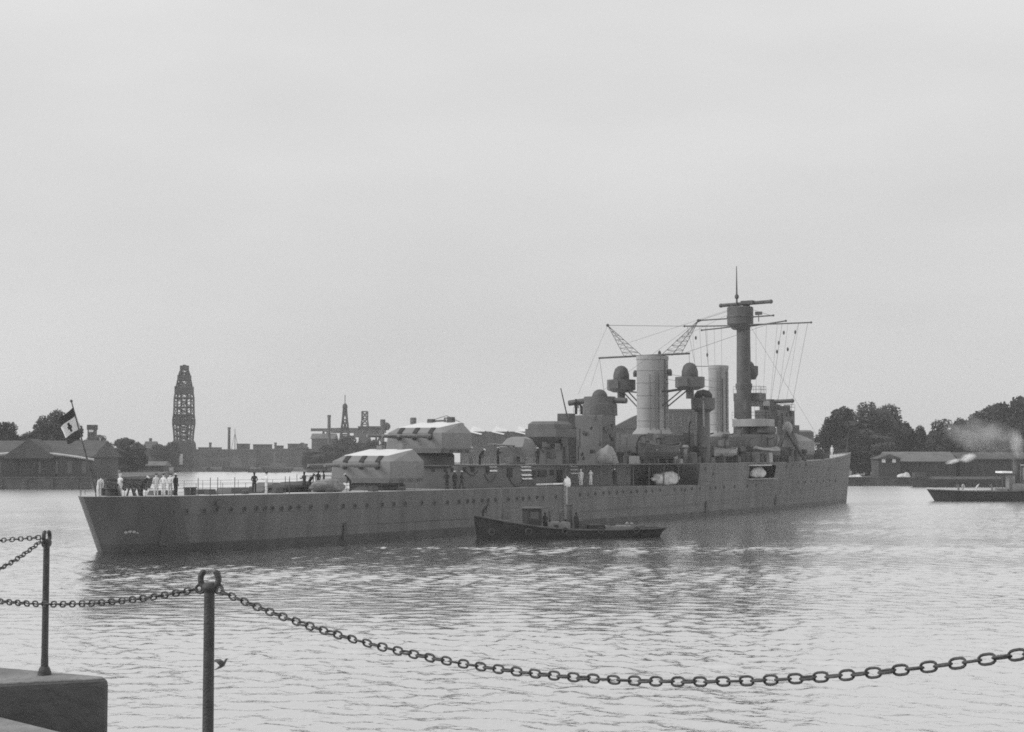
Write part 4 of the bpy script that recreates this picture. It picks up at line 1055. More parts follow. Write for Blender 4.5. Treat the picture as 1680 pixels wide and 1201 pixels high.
person(0, 0, 0, 'bend', 'navy', 'navy', R(-50), 'person in dark uniform stooping on top of the aft control tower', 'navy', world=ship_world(s, 0, z))
s = ship_at(1365, 748, 2.0)[0]
person(0, 0, 0, 'stand', 'whites', 'whites', R(-30), 'person in white standing at the bow rail', 'whites', world=ship_world(s, 2.0, lerp_table(ZF, s / 168)))
person(0, 0, 0, 'bend', 'greycloth', 'whites', R(-60), 'person in pale clothes bending at the bow rail', 'whites', world=ship_world(s - 4.5, 2.4, lerp_table(ZF, (s - 4.5) / 168)))

# ------------------------------------------------------------------ harbour launch alongside
def workboat(name, label, cat, loc, rz, L_, B_, bow_h, mid_h, stern_h, overhang=1.5, parts=None):
    t = thing(name, label, cat, loc, rz)
    mb = MB(); rings = []
    for i in range(21):
        k = i / 20      # 0 stern .. 1 bow
        x = (k - .5) * L_
        b_ = B_ / 2 * ((1 - (1 - min(1, k / .16)) ** 2.2 * .75) if k < .16 else 1) * ((1 - max(0, (k - .6) / .4) ** 2.0) if k > .6 else 1) + .03
        zt = mid_h + (bow_h - mid_h) * max(0, (k - .35) / .65) ** 2 + (stern_h - mid_h) * max(0, (.3 - k) / .3) ** 2
        xs = x - (overhang * (1 - k / .16) ** 1.3 if k < .16 else 0)
        xw = x + (.35 * L_ * .06 * max(0, (k - .85) / .15))
        rings.append([(xw, -b_, zt), (x, -b_ * .9, zt * .35), (x, -b_ * .72, -.6), (x, b_ * .72, -.6), (x, b_ * .9, zt * .35), (xw, b_, zt)])
        if k < .16:
            f = 1 - k / .16
            rings[-1] = [(xs, -b_, zt), (xs + overhang * f * .5, -b_ * .8, zt * .45), (x, -b_ * .5, -.6), (x, b_ * .5, -.6), (xs + overhang * f * .5, b_ * .8, zt * .45), (xs, b_, zt)]
    for a, c in zip(rings, rings[1:]):
        for i in range(5): mb.add([a[i], c[i], c[i + 1], a[i + 1]], [(0, 1, 2, 3)])
        mb.add([(p[0], p[1], p[2] - .22) for p in (a[0], c[0], c[5], a[5])], [(0, 1, 2, 3)], 1)
    mb.add(rings[0], [tuple(range(6))]); mb.add(rings[-1], [tuple(range(6))])
    mb.build('boat_hull', [M['tug'], M['dark']], t, False)
    g_ = MB()
    for sg in (0, 5): g_.tube([r[sg] for r in rings], .085, 6)
    g_.build('gunwale', M['dark'], t, True)
    return t
# launch: bow at the left in the photograph
bx0, by0 = -4.05, 157.5; 
def ground_at(px, py):
    x, y, z = ray(px, py); k = -EYE / z; return x * k, y * k
A0 = ground_at(790, 884); A1 = ground_at(1070, 880)
ctr = ((A0[0] + A1[0]) / 2, (A0[1] + A1[1]) / 2, 0); la = math.atan2(A0[1] - A1[1], A0[0] - A1[0])
LL = math.hypot(A0[0] - A1[0], A0[1] - A1[1]) + .8
tg = workboat('harbour_launch', 'low black steam launch with raised bow lying alongside the cruiser', 'boat', ctr, la, LL, 3.6, 2.3, .8, .9, 1.0)
wx = lambda px: LL / 2 - (px - 785) / (1075 - 785) * LL      # photo x to the launch's own length axis
b = MB(); b.box(wx(883), wx(860), -.9, .9, .6, 2.9); b.build('wheelhouse', M['hole'], tg)
b = MB(); b.box(wx(890), wx(856), -1.1, 1.1, 2.9, 3.02); b.build('wheelhouse_roof', M['steel'], tg)
b = MB(); b.box(wx(882) + .25, wx(861) - .25, .9, .93, 1.9, 2.6); b.build('wheelhouse_window', M['glass'], tg)
b = MB(); b.box(wx(928), wx(893), -1.15, 1.15, .6, 1.55); b.build('cabin', M['tugdeck'], tg)
b = MB(); b.box(wx(909), wx(902), 1.15, 1.17, .85, 1.3); b.box(wx(909), wx(902), -1.17, -1.15, .85, 1.3); b.build('cabin_window', M['hole'], tg)
b = MB(); b.lathe([(.3, .5), (.3, 3.1), (.36, 3.15), (.36, 3.3)], (wx(932), 0, 0), 14); b.build('launch_funnel', M['dark'], tg, True)
b = MB(); b.box(wx(985), wx(962), -1.0, 1.0, .6, 1.25); b.build('engine_casing', M['hole'], tg)
b = MB(); b.box(wx(1035), wx(986), -1.1, 1.1, .6, 1.12); b.build('stern_cabin', M['tugdeck'], tg)
b = MB(); b.lathe([(.12, 1.1), (.2, 1.35), (.05, 1.5)], (wx(1024), .5, 0), 8); b.lathe([(.12, 1.1), (.2, 1.3), (.05, 1.45)], (wx(1032), .5, 0), 8); b.build('deck_vent', M['tugdeck'], tg, True)
b = MB(); b.tube([(wx(824), 0, 1.0), (wx(824), 0, 3.5)], .09, 8); b.build('launch_mast', M['dark'], tg)
b = MB(); b.tube([(wx(984), 0, 1.1), (wx(984), 0, 2.6)], .04, 6); b.build('stern_pole', M['dark'], tg)
b = MB(); b.box(wx(838), wx(812), -.7, .7, 1.0, 1.75, 0, (.2, .1)); b.build('anchor_winch', M['dark'], tg)
for k in range(5):
    b = MB(); xx = wx(800 + k * 58); b.tube([(xx + .28 * math.cos(2 * math.pi * q / 12), 1.86, .75 + .28 * math.sin(2 * math.pi * q / 12)) for q in range(12)], .09, 6, closed=True); b.build('tyre_fender', M['hole'], tg)
for px, h_ in ((845, .8), (898, 1.9), (915, 1.85), (950, 1.1), (1000, 1.35), (1050, .6)):
    b = MB(); b.box(wx(px) - .35, wx(px) + .35, -.5, .5, .55, .55 + h_, 0, (.08, .08)) if px not in (898, 915) else b.tube([(wx(px), .5, 1.5), (wx(px), .5, 1.5 + h_ * .6), (wx(px) - .3, .5, 1.6 + h_ * .6)], .12, 8)
    b.build('deck_gear' if px not in (898, 915) else 'air_pipe', M['dark'], tg)
def launch_world(px, lat, z):
    v = Matrix.Rotation(la, 3, 'Z') @ Vector((wx(px), lat, 0)); return (ctr[0] + v.x, ctr[1] + v.y, z)
person(0, 0, 0, 'bend', 'navy', 'navy', R(70), 'person in dark clothes stooping at the bow of the black launch', 'navy', world=launch_world(793, 0, 1.75), group='crew of the launch')
person(0, 0, 0, 'stand', 'navy', 'navy', R(-20), 'person in dark clothes standing just behind the launch wheelhouse', 'navy', world=launch_world(890, .6, .62), group='crew of the launch')
person(0, 0, 0, 'stand', 'navy', 'navy', R(30), 'person in dark clothes standing amidships on the launch by its thin funnel', 'navy', world=launch_world(941, .4, .62), group='crew of the launch')

# ------------------------------------------------------------------ trees
def tree_variant(seed, m):
    rnd = random.Random(seed)
    tr = MB()
    tr.tube([(0, 0, -.3), (.05, 0, 1.5), (.1, .05, 3.5), (.0, .1, 6.0)], .34, 9, r2=.12)
    for k in range(7):
        a = rnd.uniform(0, 6.28); z0 = 1.4 + k * .5; l_ = rnd.uniform(1.6, 2.8)
        tr.tube([(.05, .03, z0), (l_ * .5 * math.cos(a), l_ * .5 * math.sin(a), z0 + .8), (l_ * math.cos(a), l_ * math.sin(a), z0 + 1.9)], .13, 6, r2=.04)
    cr = MB(); lobes = []
    for k in range(26):
        zz = rnd.uniform(1.6, 9.0); env = 3.6 * math.sin(math.pi * min(1, (zz + .6) / 11.0)) ** .6
        a = rnd.uniform(0, 6.28); rad = env * rnd.uniform(.25, .8)
        lobes.append((rad * math.cos(a), rad * math.sin(a), zz, rnd.uniform(.85, 1.65)))
    lobes.append((0, 0, 8.8, 1.2)); lobes.append((0, 0, 5.5, 2.4)); lobes.append((0, 0, 3.2, 2.2))
    for (x, y, z, r) in lobes:
        for q in range(int(200 * r * r)):
            d = Vector((rnd.gauss(0, 1), rnd.gauss(0, 1), rnd.gauss(0, 1))).normalized() * r * rnd.uniform(.55, 1.06)
            c = Vector((x, y, z)) + Vector((d.x, d.y, d.z * .85))
            u = Vector((rnd.gauss(0, 1), rnd.gauss(0, 1), rnd.gauss(0, 1))).normalized(); v = u.orthogonal().normalized(); sz = rnd.uniform(.13, .30)
            cr.add([c - u * sz, c + v * sz * .7, c + u * sz, c - v * sz * .7], [(0, 1, 2, 3)])
    t_ = tr.build('trunk', M['bark'], None, True); c_ = cr.build('crown', m)
    return t_, c_
TV = [tree_variant(100 + k, M['leaf'][k % 2]) for k in range(5)]
used = set()
TN = {'n': 0}
def tree(px, top_py, w_px, Y, base_z, label, group, v=None):
    x, zt = far_at(px, top_py, Y); hgt = zt - base_z; wid = w_px * Y / F_PX
    v = TN['n'] % 5 if v is None else v; TN['n'] += 1
    t = thing('tree', label, 'tree', (x, Y, base_z), random.uniform(0, 6.28), group)
    t.scale = (wid / 7.6, wid / 7.6, hgt / 10.0)
    for src, nm in zip(TV[v], ('trunk', 'crown')):
        if (v, nm) in used:
            o = src.copy(); COL.objects.link(o)
        else:
            o = src; used.add((v, nm))
        o.parent = t
    return t
# right bank
RT = [(1362, 683, 44, 500, 'small dark tree at the left end of the right clump, just off the bow'), (1385, 668, 52, 510, 'dark tree behind the jackstaff, second in the clump off the bow'), (1422, 660, 76, 505, 'tallest broad dark tree of the clump off the bow'), (1448, 668, 60, 515, 'dark tree on the right shoulder of the clump off the bow'), (1474, 692, 44, 520, 'lower paler tree at the right foot of the clump off the bow'), (1400, 712, 60, 495, 'low dark tree under the tallest of the clump off the bow'),
      (1436, 715, 56, 494, 'low dark tree behind the two bright windows'), (1493, 702, 30, 530, 'thin low tree in the gap between the two clumps'), (1512, 702, 26, 530, 'small round lacy tree standing out in the gap between clumps'), (1530, 708, 30, 528, 'small tree at the right side of the gap'),
      (1552, 688, 46, 500, 'tree at the left foot of the large right clump'), (1575, 687, 40, 505, 'tree with flat top, second in the large right clump'), (1598, 680, 48, 500, 'dark tree above the white steam'), (1622, 668, 56, 500, 'dark tree above the grey smoke, left of the tallest'), (1645, 661, 54, 505, 'tall dark tree above the smoke, next to the picture edge'), (1672, 650, 64, 500, 'tallest tree of the large right clump at the picture edge'), (1705, 655, 60, 505, 'tree cut by the right picture edge'), (1660, 705, 60, 492, 'low dark tree behind the tug funnel'), (1610, 712, 56, 494, 'low dark tree behind the grey smoke'), (1640, 710, 40, 494, 'low dark tree between smoke and tug funnel')]
for px, ty, wpx, Y, lb in RT: tree(px, ty - 3, wpx * 1.4, Y, 1.7, lb, 'trees on the right bank')
LT = [(5, 690, 60, 470, 'dark tree at the left picture edge above the boat shed'), (45, 708, 40, 480, 'low tree above the shed roof ridge'), (70, 680, 46, 470, 'tree left of the highest one above the boat shed'), (88, 673, 50, 468, 'highest tree above the boat shed, left of the flag'), (118, 688, 44, 470, 'tree behind the drooping ensign'), (165, 712, 52, 520, 'rounded tree right of the small square tower'), (205, 717, 58, 540, 'broad domed tree left of the floating crane'), (225, 724, 34, 545, 'smaller domed tree at the right side of the broad one'), (145, 722, 40, 515, 'low tree below the small square tower'), (262, 728, 36, 760, 'pale far tree left of the crane foot'), (280, 724, 34, 760, 'pale far tree touching the crane foot')]
for px, ty, wpx, Y, lb in LT: tree(px, ty, wpx * 1.15, Y, 2.0, lb, 'trees on the left bank')
MT = [(512, 738, 46, 655, 'low rounded tree behind the lower turret guns, leftmost of that row'), (535, 728, 50, 660, 'rounded tree below the brick chimney'), (565, 716, 50, 662, 'highest tree of the row, below the pointed mast'), (590, 724, 44, 660, 'tree right of the pointed mast foot'), (615, 720, 40, 658, 'tree behind the upper turret muzzles'), (640, 722, 40, 658, 'tree partly behind the upper turret front'), (660, 725, 40, 658, 'tree mostly hidden by the upper turret')]
for px, ty, wpx, Y, lb in MT: tree(px, ty, wpx * 1.15, Y, 1.6, lb, 'trees behind the after turrets')

# ------------------------------------------------------------------ buildings
def house(name, label, cat, px0, px1, eave_py, ridge_py, Y, depth, base_z, wall='brick', roof='shed_roof', gable='x', rows=0, cols=0, win='glass', wh=.5, group=None, over=.6):
    x0 = xa(px0, Y); x1 = xa(px1, Y); ze = far_at(0, eave_py, Y)[1] - base_z; zr_ = far_at(0, ridge_py, Y)[1] - base_z
    t = thing(name, label, cat, ((x0 + x1) / 2, Y, base_z), 0, group); hw = (x1 - x0) / 2
    b = MB(); b.box(-hw, hw, 0, depth, -.5, ze); b.build('wall', M[wall], t)
    b = MB(); o_ = over
    if gable == 'x':      # ridge runs across the picture
        b.add([(-hw - o_, -o_, ze - .1), (hw + o_, -o_, ze - .1), (hw + o_, depth / 2, zr_), (-hw - o_, depth / 2, zr_), (-hw - o_, depth + o_, ze - .1), (hw + o_, depth + o_, ze - .1), (-hw - o_, -o_, ze - .35), (hw + o_, -o_, ze - .35), (-hw - o_, depth + o_, ze - .35), (hw + o_, depth + o_, ze - .35)],
              [(0, 1, 2, 3), (3, 2, 5, 4), (0, 3, 4, 8, 6), (1, 7, 9, 5, 2), (0, 6, 7, 1), (4, 5, 9, 8), (6, 8, 9, 7)])
    elif gable == 'y':
        b.add([(-hw - o_, -o_, ze - .1), (0, -o_, zr_), (hw + o_, -o_, ze - .1), (-hw - o_, depth, ze - .1), (0, depth, zr_), (hw + o_, depth, ze - .1)], [(0, 1, 2), (3, 5, 4), (0, 3, 4, 1), (1, 4, 5, 2), (0, 2, 5, 3)])
    else:
        b.box(-hw - .2, hw + .2, -.2, depth + .2, ze, max(ze + .4, zr_))
    b.build('roof', M[roof], t)
    for r in range(rows):
        for c in range(cols):
            wx_ = -hw + (c + .5) * 2 * hw / cols; wz = ze * (r + .5) / rows; ww_ = hw / cols * wh; hh = ze / rows * .27
            q = MB(); q.box(wx_ - ww_, wx_ + ww_, -.12, .05, wz - hh, wz + hh); q.build('window', M[win], t)
    return t
# left bank boat shed
sh = house('boat_shed', 'large dark tarred boat shed with pale curved eaves at the left edge', 'shed', -60, 150, 748, 722, 385, 26, 2.4, 'shed_wall', 'shed_roof', 'x', 1, 9, 'glass', .35)
b = MB()
hw_ = (xa(150, 385) - xa(-60, 385)) / 2; zl = far_at(0, 752, 385)[1] - 2.4
pts = []
for k in range(25):
    x = -hw_ - .4 + (2 * hw_ + 1.2) * k / 24; u = k / 24
    pts.append((x, -.75, zl + 1.9 * math.sin(math.pi * min(1, max(0, u))) * .9 - .3))
b.tube(pts, .3, 6); b.build('eave_fascia', M['fascia'], sh)
b = MB(); gx = xa(50, 385) - (xa(150, 385) + xa(-60, 385)) / 2; zz = far_at(0, 722, 385)[1] - 2.4
b.add([(gx - 6, -1.4, zl + .6), (gx, -1.4, zz + .3), (gx + 6, -1.4, zl + .6), (gx - 6, 8, zl + .6), (gx, 8, zz + .3), (gx + 6, 8, zl + .6), (gx - 6, -1.4, zl), (gx + 6, -1.4, zl)], [(0, 1, 2), (0, 3, 4, 1), (1, 4, 5, 2), (0, 2, 7, 6), (3, 5, 4)]); b.build('gable_front', M['shed_wall'], sh)
for k in range(3):
    b = MB(); b.box(gx - 6.6 + k * 4.6, gx - 3 + k * 4.6, -.2, .02, -.2, 4.6); b.build('shed_door', M['hole'], sh)
# quay walls
def quay(name, label, p0, p1, z0, z1, th, m='far_quay'):
    a = Vector((p0[0], p0[1], 0)); b_ = Vector((p1[0], p1[1], 0)); d = (b_ - a); Ln = d.length; t = thing(name, label, 'quay wall', a, math.atan2(d.y, d.x))
    b = MB(); b.box(0, Ln, -th, .3, z0, z1); b.build('wall_face', M[m], t)
    b = MB(); b.box(-.1, Ln + .1, -th - .15, .5, z1, z1 + .25); b.build('coping', M['shed_roof'], t)
    n = int(Ln / 6); 
    f0 = None
    for k in range(min(n, 40)):
        if f0 is None:
            b = MB(); b.box(-.18, .18, -th - .3, -th, z0, z1 - .1); f0 = b.build('fender_pile', M['bark'], t); o = f0
        else: o = copy_part(f0, t)
        o.location = ((k + .5) * Ln / min(n, 40), 0, 0)
    return t
quay('quay_wall', 'dark timbered quay wall in front of the boat shed', (-330, 378.6), (xa(150, 378.6), 378.6), -2, 2.7, .5)
quay('quay_wall', 'dark quay wall at the right bank below the trees', (xa(1310, 423.6), 423.6), (330, 418.6), -2, 2.1, .5)
# small tower, huts, sheds
t = house('lookout_tower', 'small square tower with a glazed top left of the domed trees', 'tower', 143, 155, 705, 697, 500, 2.6, 2.0, 'brick', 'shed_roof', 'flat')
b = MB(); b.box(-.7, .7, -.15, .02, far_at(0, 702, 500)[1] - 2 - 1.3, far_at(0, 702, 500)[1] - 2); b.build('tower_window', M['pale_glass'], t)
house('quay_hut', 'small pale hut on the quay between shed and barges', 'hut', 146, 154, 771, 770, 430, 3, 2.4, 'fascia', 'shed_roof', 'flat')
house('shed', 'low dark shed with a pale ridge behind the barges left of the crane', 'shed', 200, 268, 763, 757, 560, 10, 2.0, 'shed_wall', 'pale_roof', 'x', 1, 6, 'glass', .3)
house('brick_house', 'hazy house with a square chimney block left of the crane', 'house', 236, 252, 735, 724, 770, 10, 1.8, 'brick', 'brick', 'x', 2, 3)
b = MB()
house('long_shed', 'long low shed with a pale roof on the right bank', 'shed', 1462, 1568, 756, 741, 455, 16, 1.7, 'shed_wall', 'pale_roof', 'x', 1, 10, 'hole', .5)
ht = house('quay_hut', 'small gabled dark hut with two bright windows on the right quay', 'hut', 1441, 1477, 752, 745, 450, 9, 1.7, 'shed_wall', 'shed_roof', 'y')
for px in (1450, 1467):
    b = MB(); xx = xa(px, 449.7) - (xa(1441, 450) + xa(1477, 450)) / 2; zz = far_at(0, 756, 449.7)[1] - 1.7; b.box(xx - .5, xx + .5, -.12, .02, zz - .5, zz + .5); b.build('window', M['white'], ht)
house('shed', 'dark shed behind the tug at the right edge', 'shed', 1575, 1720, 752, 742, 460, 14, 1.7, 'shed_wall', 'shed_roof', 'x', 1, 12, 'hole', .4)
# saw tooth shed behind the after part of the cruiser
def sawtooth(px0, px1, Y, py_top):
    x0, x1 = xa(px0, Y), xa(px1, Y); z = far_at(0, py_top, Y)[1] - 1.6
    t = thing('sawtooth_shed', 'long dark shed with pale glazed roof monitors behind the cruiser', 'shed', ((x0 + x1) / 2, Y, 1.6)); hw = (x1 - x0) / 2
    b = MB(); b.box(-hw, hw, 0, 30, -.5, z); b.build('wall', M['shed_wall'], t)
    for px in (783, 820, 858, 897, 935):
        xx = xa(px, Y) - (x0 + x1) / 2
        b = MB(); b.add([(xx - 3.4, -.4, z - .2), (xx + 1.6, -.4, z - 1.3), (xx + 3.4, 1.2, z + .5), (xx - 1.6, 1.4, z + 2.2), (xx - 3.4, 30, z - .2), (xx + 1.6, 30, z - 1.3), (xx + 3.4, 30, z + .4), (xx - 1.6, 30, z + 1.9)],
                         [(0, 1, 2, 3), (4, 7, 6, 5), (0, 3, 7, 4), (1, 5, 6, 2), (2, 6, 7, 3), (0, 4, 5, 1)]); b.build('roof_monitor', M['pale_glass'], t)
    for k in range(14):
        b = MB(); xx = -hw + (k + .5) * 2 * hw / 14; b.box(xx - 1.4, xx + 1.4, -.15, .03, 2, 6); b.build('window', M['glass'], t)
    return t
sawtooth(755, 1000, 650, 708)
bh = house('building_hall', 'tall dark hall rising behind the after funnel', 'hall', 1085, 1150, 674, 671, 645, 20, 1.6, 'shed_wall', 'shed_roof', 'flat', 3, 5, 'glass', .3)
house('building_hall', 'dark gabled hall between control tower and after funnel', 'hall', 1006, 1084, 702, 681, 655, 22, 1.6, 'shed_wall', 'shed_roof', 'y', 2, 5, 'glass', .3)
# far shipyard front
house('factory', 'long hazy factory front right of the crane foot', 'factory', 322, 420, 739, 737, 840, 14, 1.6, 'brick', 'pale_roof', 'flat', 2, 16, 'glass', .4)
house('factory', 'long hazy factory front with stepped roof left of the brick chimney', 'factory', 420, 520, 738, 736, 842, 14, 1.6, 'brick', 'pale_roof', 'flat', 2, 16, 'glass', .4)
for k, (a, c, tpy) in enumerate(((325, 357, 734), (388, 404, 728), (415, 441, 729), (450, 460, 731), (472, 500, 728))):
    house('factory', ['low raised hall behind the factory right of the crane', 'square roof block behind the moored mast', 'broad roof block right of the moored mast', 'narrow roof block in the middle of the factory', 'broad roof block left of the trees'][k], 'factory', a, c, tpy + 1, tpy, 865, 12, 1.6, 'brick', 'pale_roof', 'flat', 2, 5)
house('factory', 'hazy factory block left of the crane foot', 'factory', 205, 285, 742, 738, 850, 14, 1.6, 'brick', 'pale_roof', 'x', 2, 9)
house('gabled_house', 'hazy gabled house at the left side of the middle trees', 'house', 486, 502, 735, 726, 835, 10, 1.6, 'brick', 'brick', 'y', 2, 3)
house('stepped_building', 'bulky building with stepped top below the brick chimney', 'building', 511, 548, 719, 711, 850, 14, 1.6, 'brick', 'brick', 'x', 4, 6)
house('background_block', 'dark low dockside block filling the bank behind the bow', 'building', 1150, 1345, 742, 738, 660, 14, 1.6, 'shed_wall', 'shed_roof', 'flat', 1, 14)
def chimney(px, top_py, base_py, w_, Y, label, cap=False, m='brick'):
    x, zt_ = far_at(px, top_py, Y); t = thing('chimney', label, 'chimney', (x, Y, 1.6), 0, 'chimneys on the far shore'); h = zt_ - 1.6; r = w_ * Y / F_PX / 2
    b = MB(); b.lathe([(r * 1.3, -.5), (r, h)], n=14); b.build('stack', M[m], t, True)
    b = MB(); b.lathe([(r * 1.15, h - r * 1.6), (r * 1.25, h - .1), (r * 1.25, h), (r * .7, h)] if not cap else [(r * 1.7, h - 3.4), (r * 1.75, h - .3), (r * 1.4, h)], n=14); b.build('stack_cap', M['dark'], t, True)
chimney(376, 701, 740, 4.2, 860, 'thin tall dark chimney between crane and moored mast', m='dark')
chimney(345, 726, 740, 4, 850, 'short stubby chimney just right of the crane', m='dark')
chimney(452, 726, 745, 3.6, 850, 'short chimney in the middle of the factory front', m='dark')
chimney(540, 681, 735, 5, 830, 'stout brick chimney left of the pointed mast', m='dark')
chimney(678, 685, 700, 6, 800, 'short thick chimney showing above the upper turret', True)
chimney(628, 688, 705, 5, 840, 'short chimney with a bulbous head at the right of the dock cranes', True, 'dark')
chimney(247, 719, 740, 4.5, 790, 'chimney beside the hazy house left of the crane', m='dark')

# ------------------------------------------------------------------ lattice structures
def lattice(mb, prof, mem, diag, mi=0):
    """square lattice tower from a list of (half width, z)"""
    for (w0, z0), (w1, z1) in zip(prof, prof[1:]):
        c0 = [(-w0, -w0, z0), (w0, -w0, z0), (w0, w0, z0), (-w0, w0, z0)]; c1 = [(-w1, -w1, z1), (w1, -w1, z1), (w1, w1, z1), (-w1, w1, z1)]
        for i in range(4):
            j = (i + 1) % 4
            mb.bar(c0[i], c1[i], mem, mi); mb.bar(c1[i], c1[j], mem * .8, mi); mb.bar(c0[i], c1[j], diag, mi); mb.bar(c0[j], c1[i], diag, mi)
YC = 800
cxw, _ = far_at(301, 747, YC - 14); zc_ = lambda py: far_at(300, py, YC)[1]; sc = YC / F_PX * .92
fc = thing('floating_crane', 'tall dark lattice crane tower standing on a pontoon in the far basin', 'crane', (cxw, YC - 14, 0))
b = MB(); b.box(-13.5, 13.5, -9, 9, -1, 1.8, 0, (1, 1)); b.box(13.5, 25, -6, 6, -1, 1.2); b.build('pontoon', M['crane'], fc)
b = MB(); b.loft([[(-7.4, -5.5, 1.5), (7.4, -5.5, 1.5), (7.4, 5.5, 1.5), (-7.4, 5.5, 1.5)], [(-5.6, -5, zc_(742)), (5.6, -5, zc_(742)), (5.6, 5, zc_(742)), (-5.6, 5, zc_(742))], [(-5.0, -4.8, zc_(727)), (5.0, -4.8, zc_(727)), (5.0, 4.8, zc_(727)), (-5, 4.8, zc_(727))], [(-4.2, -4.4, zc_(723)), (4.2, -4.4, zc_(723)), (4.2, 4.4, zc_(723)), (-4.2, 4.4, zc_(723))]]); b.build('machinery_house', M['crane'], fc)
b = MB(); b.box(-.8, .8, -5.65, -5.2, zc_(762), zc_(745)); b.build('house_window', M['fascia'], fc)
b = MB()
lattice(b, [(13.5 * sc, zc_(724)), (14 * sc, zc_(716)), (14.8 * sc, zc_(706)), (15.8 * sc, zc_(697)), (15.8 * sc, zc_(689)), (14.8 * sc, zc_(682)), (14.4 * sc, zc_(670)), (14.2 * sc, zc_(655)), (12 * sc, zc_(640)), (9.5 * sc, zc_(626)), (7 * sc, zc_(614)), (4 * sc, zc_(606)), (1.5 * sc, zc_(602))], .46, .22)
b.build('lattice_tower', M['crane'], fc)
b = MB()
lattice(b, [(6 * sc, zc_(724)), (6.5 * sc, zc_(710)), (7 * sc, zc_(698)), (7 * sc, zc_(689)), (5 * sc, zc_(676)), (4.5 * sc, zc_(660)), (6 * sc, zc_(648)), (6 * sc, zc_(634)), (4 * sc, zc_(615))], .26, .12)
b.build('inner_lattice', M['crane'], fc)
for w_, za_, zb2 in ((16 * sc, 698, 689), (14.6 * sc, 687, 682), (4.0, 648, 636), (2.9, 626, 618)):
    b = MB(); b.box(-w_, w_, -w_, w_, zc_(za_), zc_(zb2)); b.build('crane_platform', M['crane'], fc)
b = MB()
for sx in (-1, 1): b.box(sx * 1.5 - .5, sx * 1.5 + .5, -1.4, 1.4, zc_(609), zc_(602.5))
b.build('jib_head', M['crane'], fc)
# pointed mast, pale derrick tower and hammerhead beams
x_, zt_ = far_at(566, 668, 850)
t = thing('signal_mast', 'dark pointed lattice mast with a knob at its top', 'mast', (x_, 850, 1.6))
b = MB(); lattice(b, [(3.2, 0), (2.7, (zt_ - 2) * .3), (2.1, (zt_ - 2) * .55), (1.2, (zt_ - 2) * .8), (.7, zt_ - 2)], .5, .4); b.box(-1.6, 1.6, -1.6, 1.6, 0, zt_ * .5, 0, (.6, .6)); b.build('mast_lattice', M['crane'], t)
b = MB(); b.ball((0, 0, zt_ - 1.5), 1.4, 1.4, 2); b.tube([(0, 0, zt_ - 1), (0, 0, zt_ + 5)], .22, 6); b.build('mast_top', M['crane'], t)
x_, zt_ = far_at(598.5, 674, 900)
t = thing('dock_crane', 'pale lattice dock crane tower right of the pointed mast', 'crane', (x_, 900, 1.6), 0, 'dock cranes beyond the trees')
b = MB(); lattice(b, [(3.6, 8), (2.8, zt_ * .5), (1.9, zt_ * .72), (1.5, zt_ - 6), (1.5, zt_ - 2)], .4, .32); b.build('crane_tower', M['steel'], t)
b = MB(); zz = far_at(0, 706, 900)[1] - 1.6; b.box(-19, 12, -1.6, 1.6, zz - 1.6, zz + 1.3); b.box(-6, 6, -3, 3, zz - 4, zz - 1.6); b.build('crane_beam', M['brick'], t)
b = MB(); b.lathe([(4.5, -1), (3.2, zz - 3)], n=10); b.build('crane_leg', M['brick'], t)
x_, zt_ = far_at(623, 700, 880)
t = thing('dock_crane', 'dark hammerhead dock crane with a round counterweight above the upper turret muzzles', 'crane', (x_, 880, 1.6), 0, 'dock cranes beyond the trees')
b = MB(); zz = far_at(0, 702, 880)[1] - 1.6; lattice(b, [(2.4, 0), (2.0, zz * .5), (1.8, zz)], .5, .4); b.build('crane_tower', M['crane'], t)
b = MB(); b.box(-12, 5, -1.3, 1.3, zz - 1.2, zz + .9); b.build('crane_beam', M['crane'], t)
b = MB(); b.ball((3.4, 0, zz + .8), 2.6, 2, 2.3); b.build('counterweight', M['crane'], t, True)
x_, zt_ = far_at(534, 704, 880)
t = thing('dock_crane', 'dark crane beam crossing the brick chimney', 'crane', (x_, 880, 1.6), 0, 'dock cranes beyond the trees')
b = MB(); zz = far_at(0, 705.5, 880)[1] - 1.6; b.box(-8, 9.5, -1.3, 1.3, zz - .7, zz + .9); b.box(6.4, 9.6, -1.6, 1.6, zz - 1.4, zz + 1.2); b.build('crane_beam', M['brick'], t)
b = MB(); lattice(b, [(1.8, 0), (1.5, zz * .5), (1.2, zz - .6)], .5, .35); b.build('crane_tower', M['brick'], t)
# jib of a crane seen over the upper turret roof
x_, zt_ = far_at(732, 686, 780)
t = thing('jib_crane', 'thin crane jib showing above the upper turret roof', 'crane', (x_, 780, 1.6))
b = MB(); zz = zt_ - 1.6; b.tube([(-8.5, 0, zz - 1.6), (0, 0, zz - 1.2)], .5, 6); b.tube([(-8, 0, zz - 1.4), (.2, 0, zz + 1.2), (9, 0, zz - 3)], .18, 5); b.build('jib', M['brick'], t)
b = MB(); lattice(b, [(2, 0), (1.4, zz * .6), (.8, zz)], .4, .3); b.build('crane_tower', M['brick'], t)

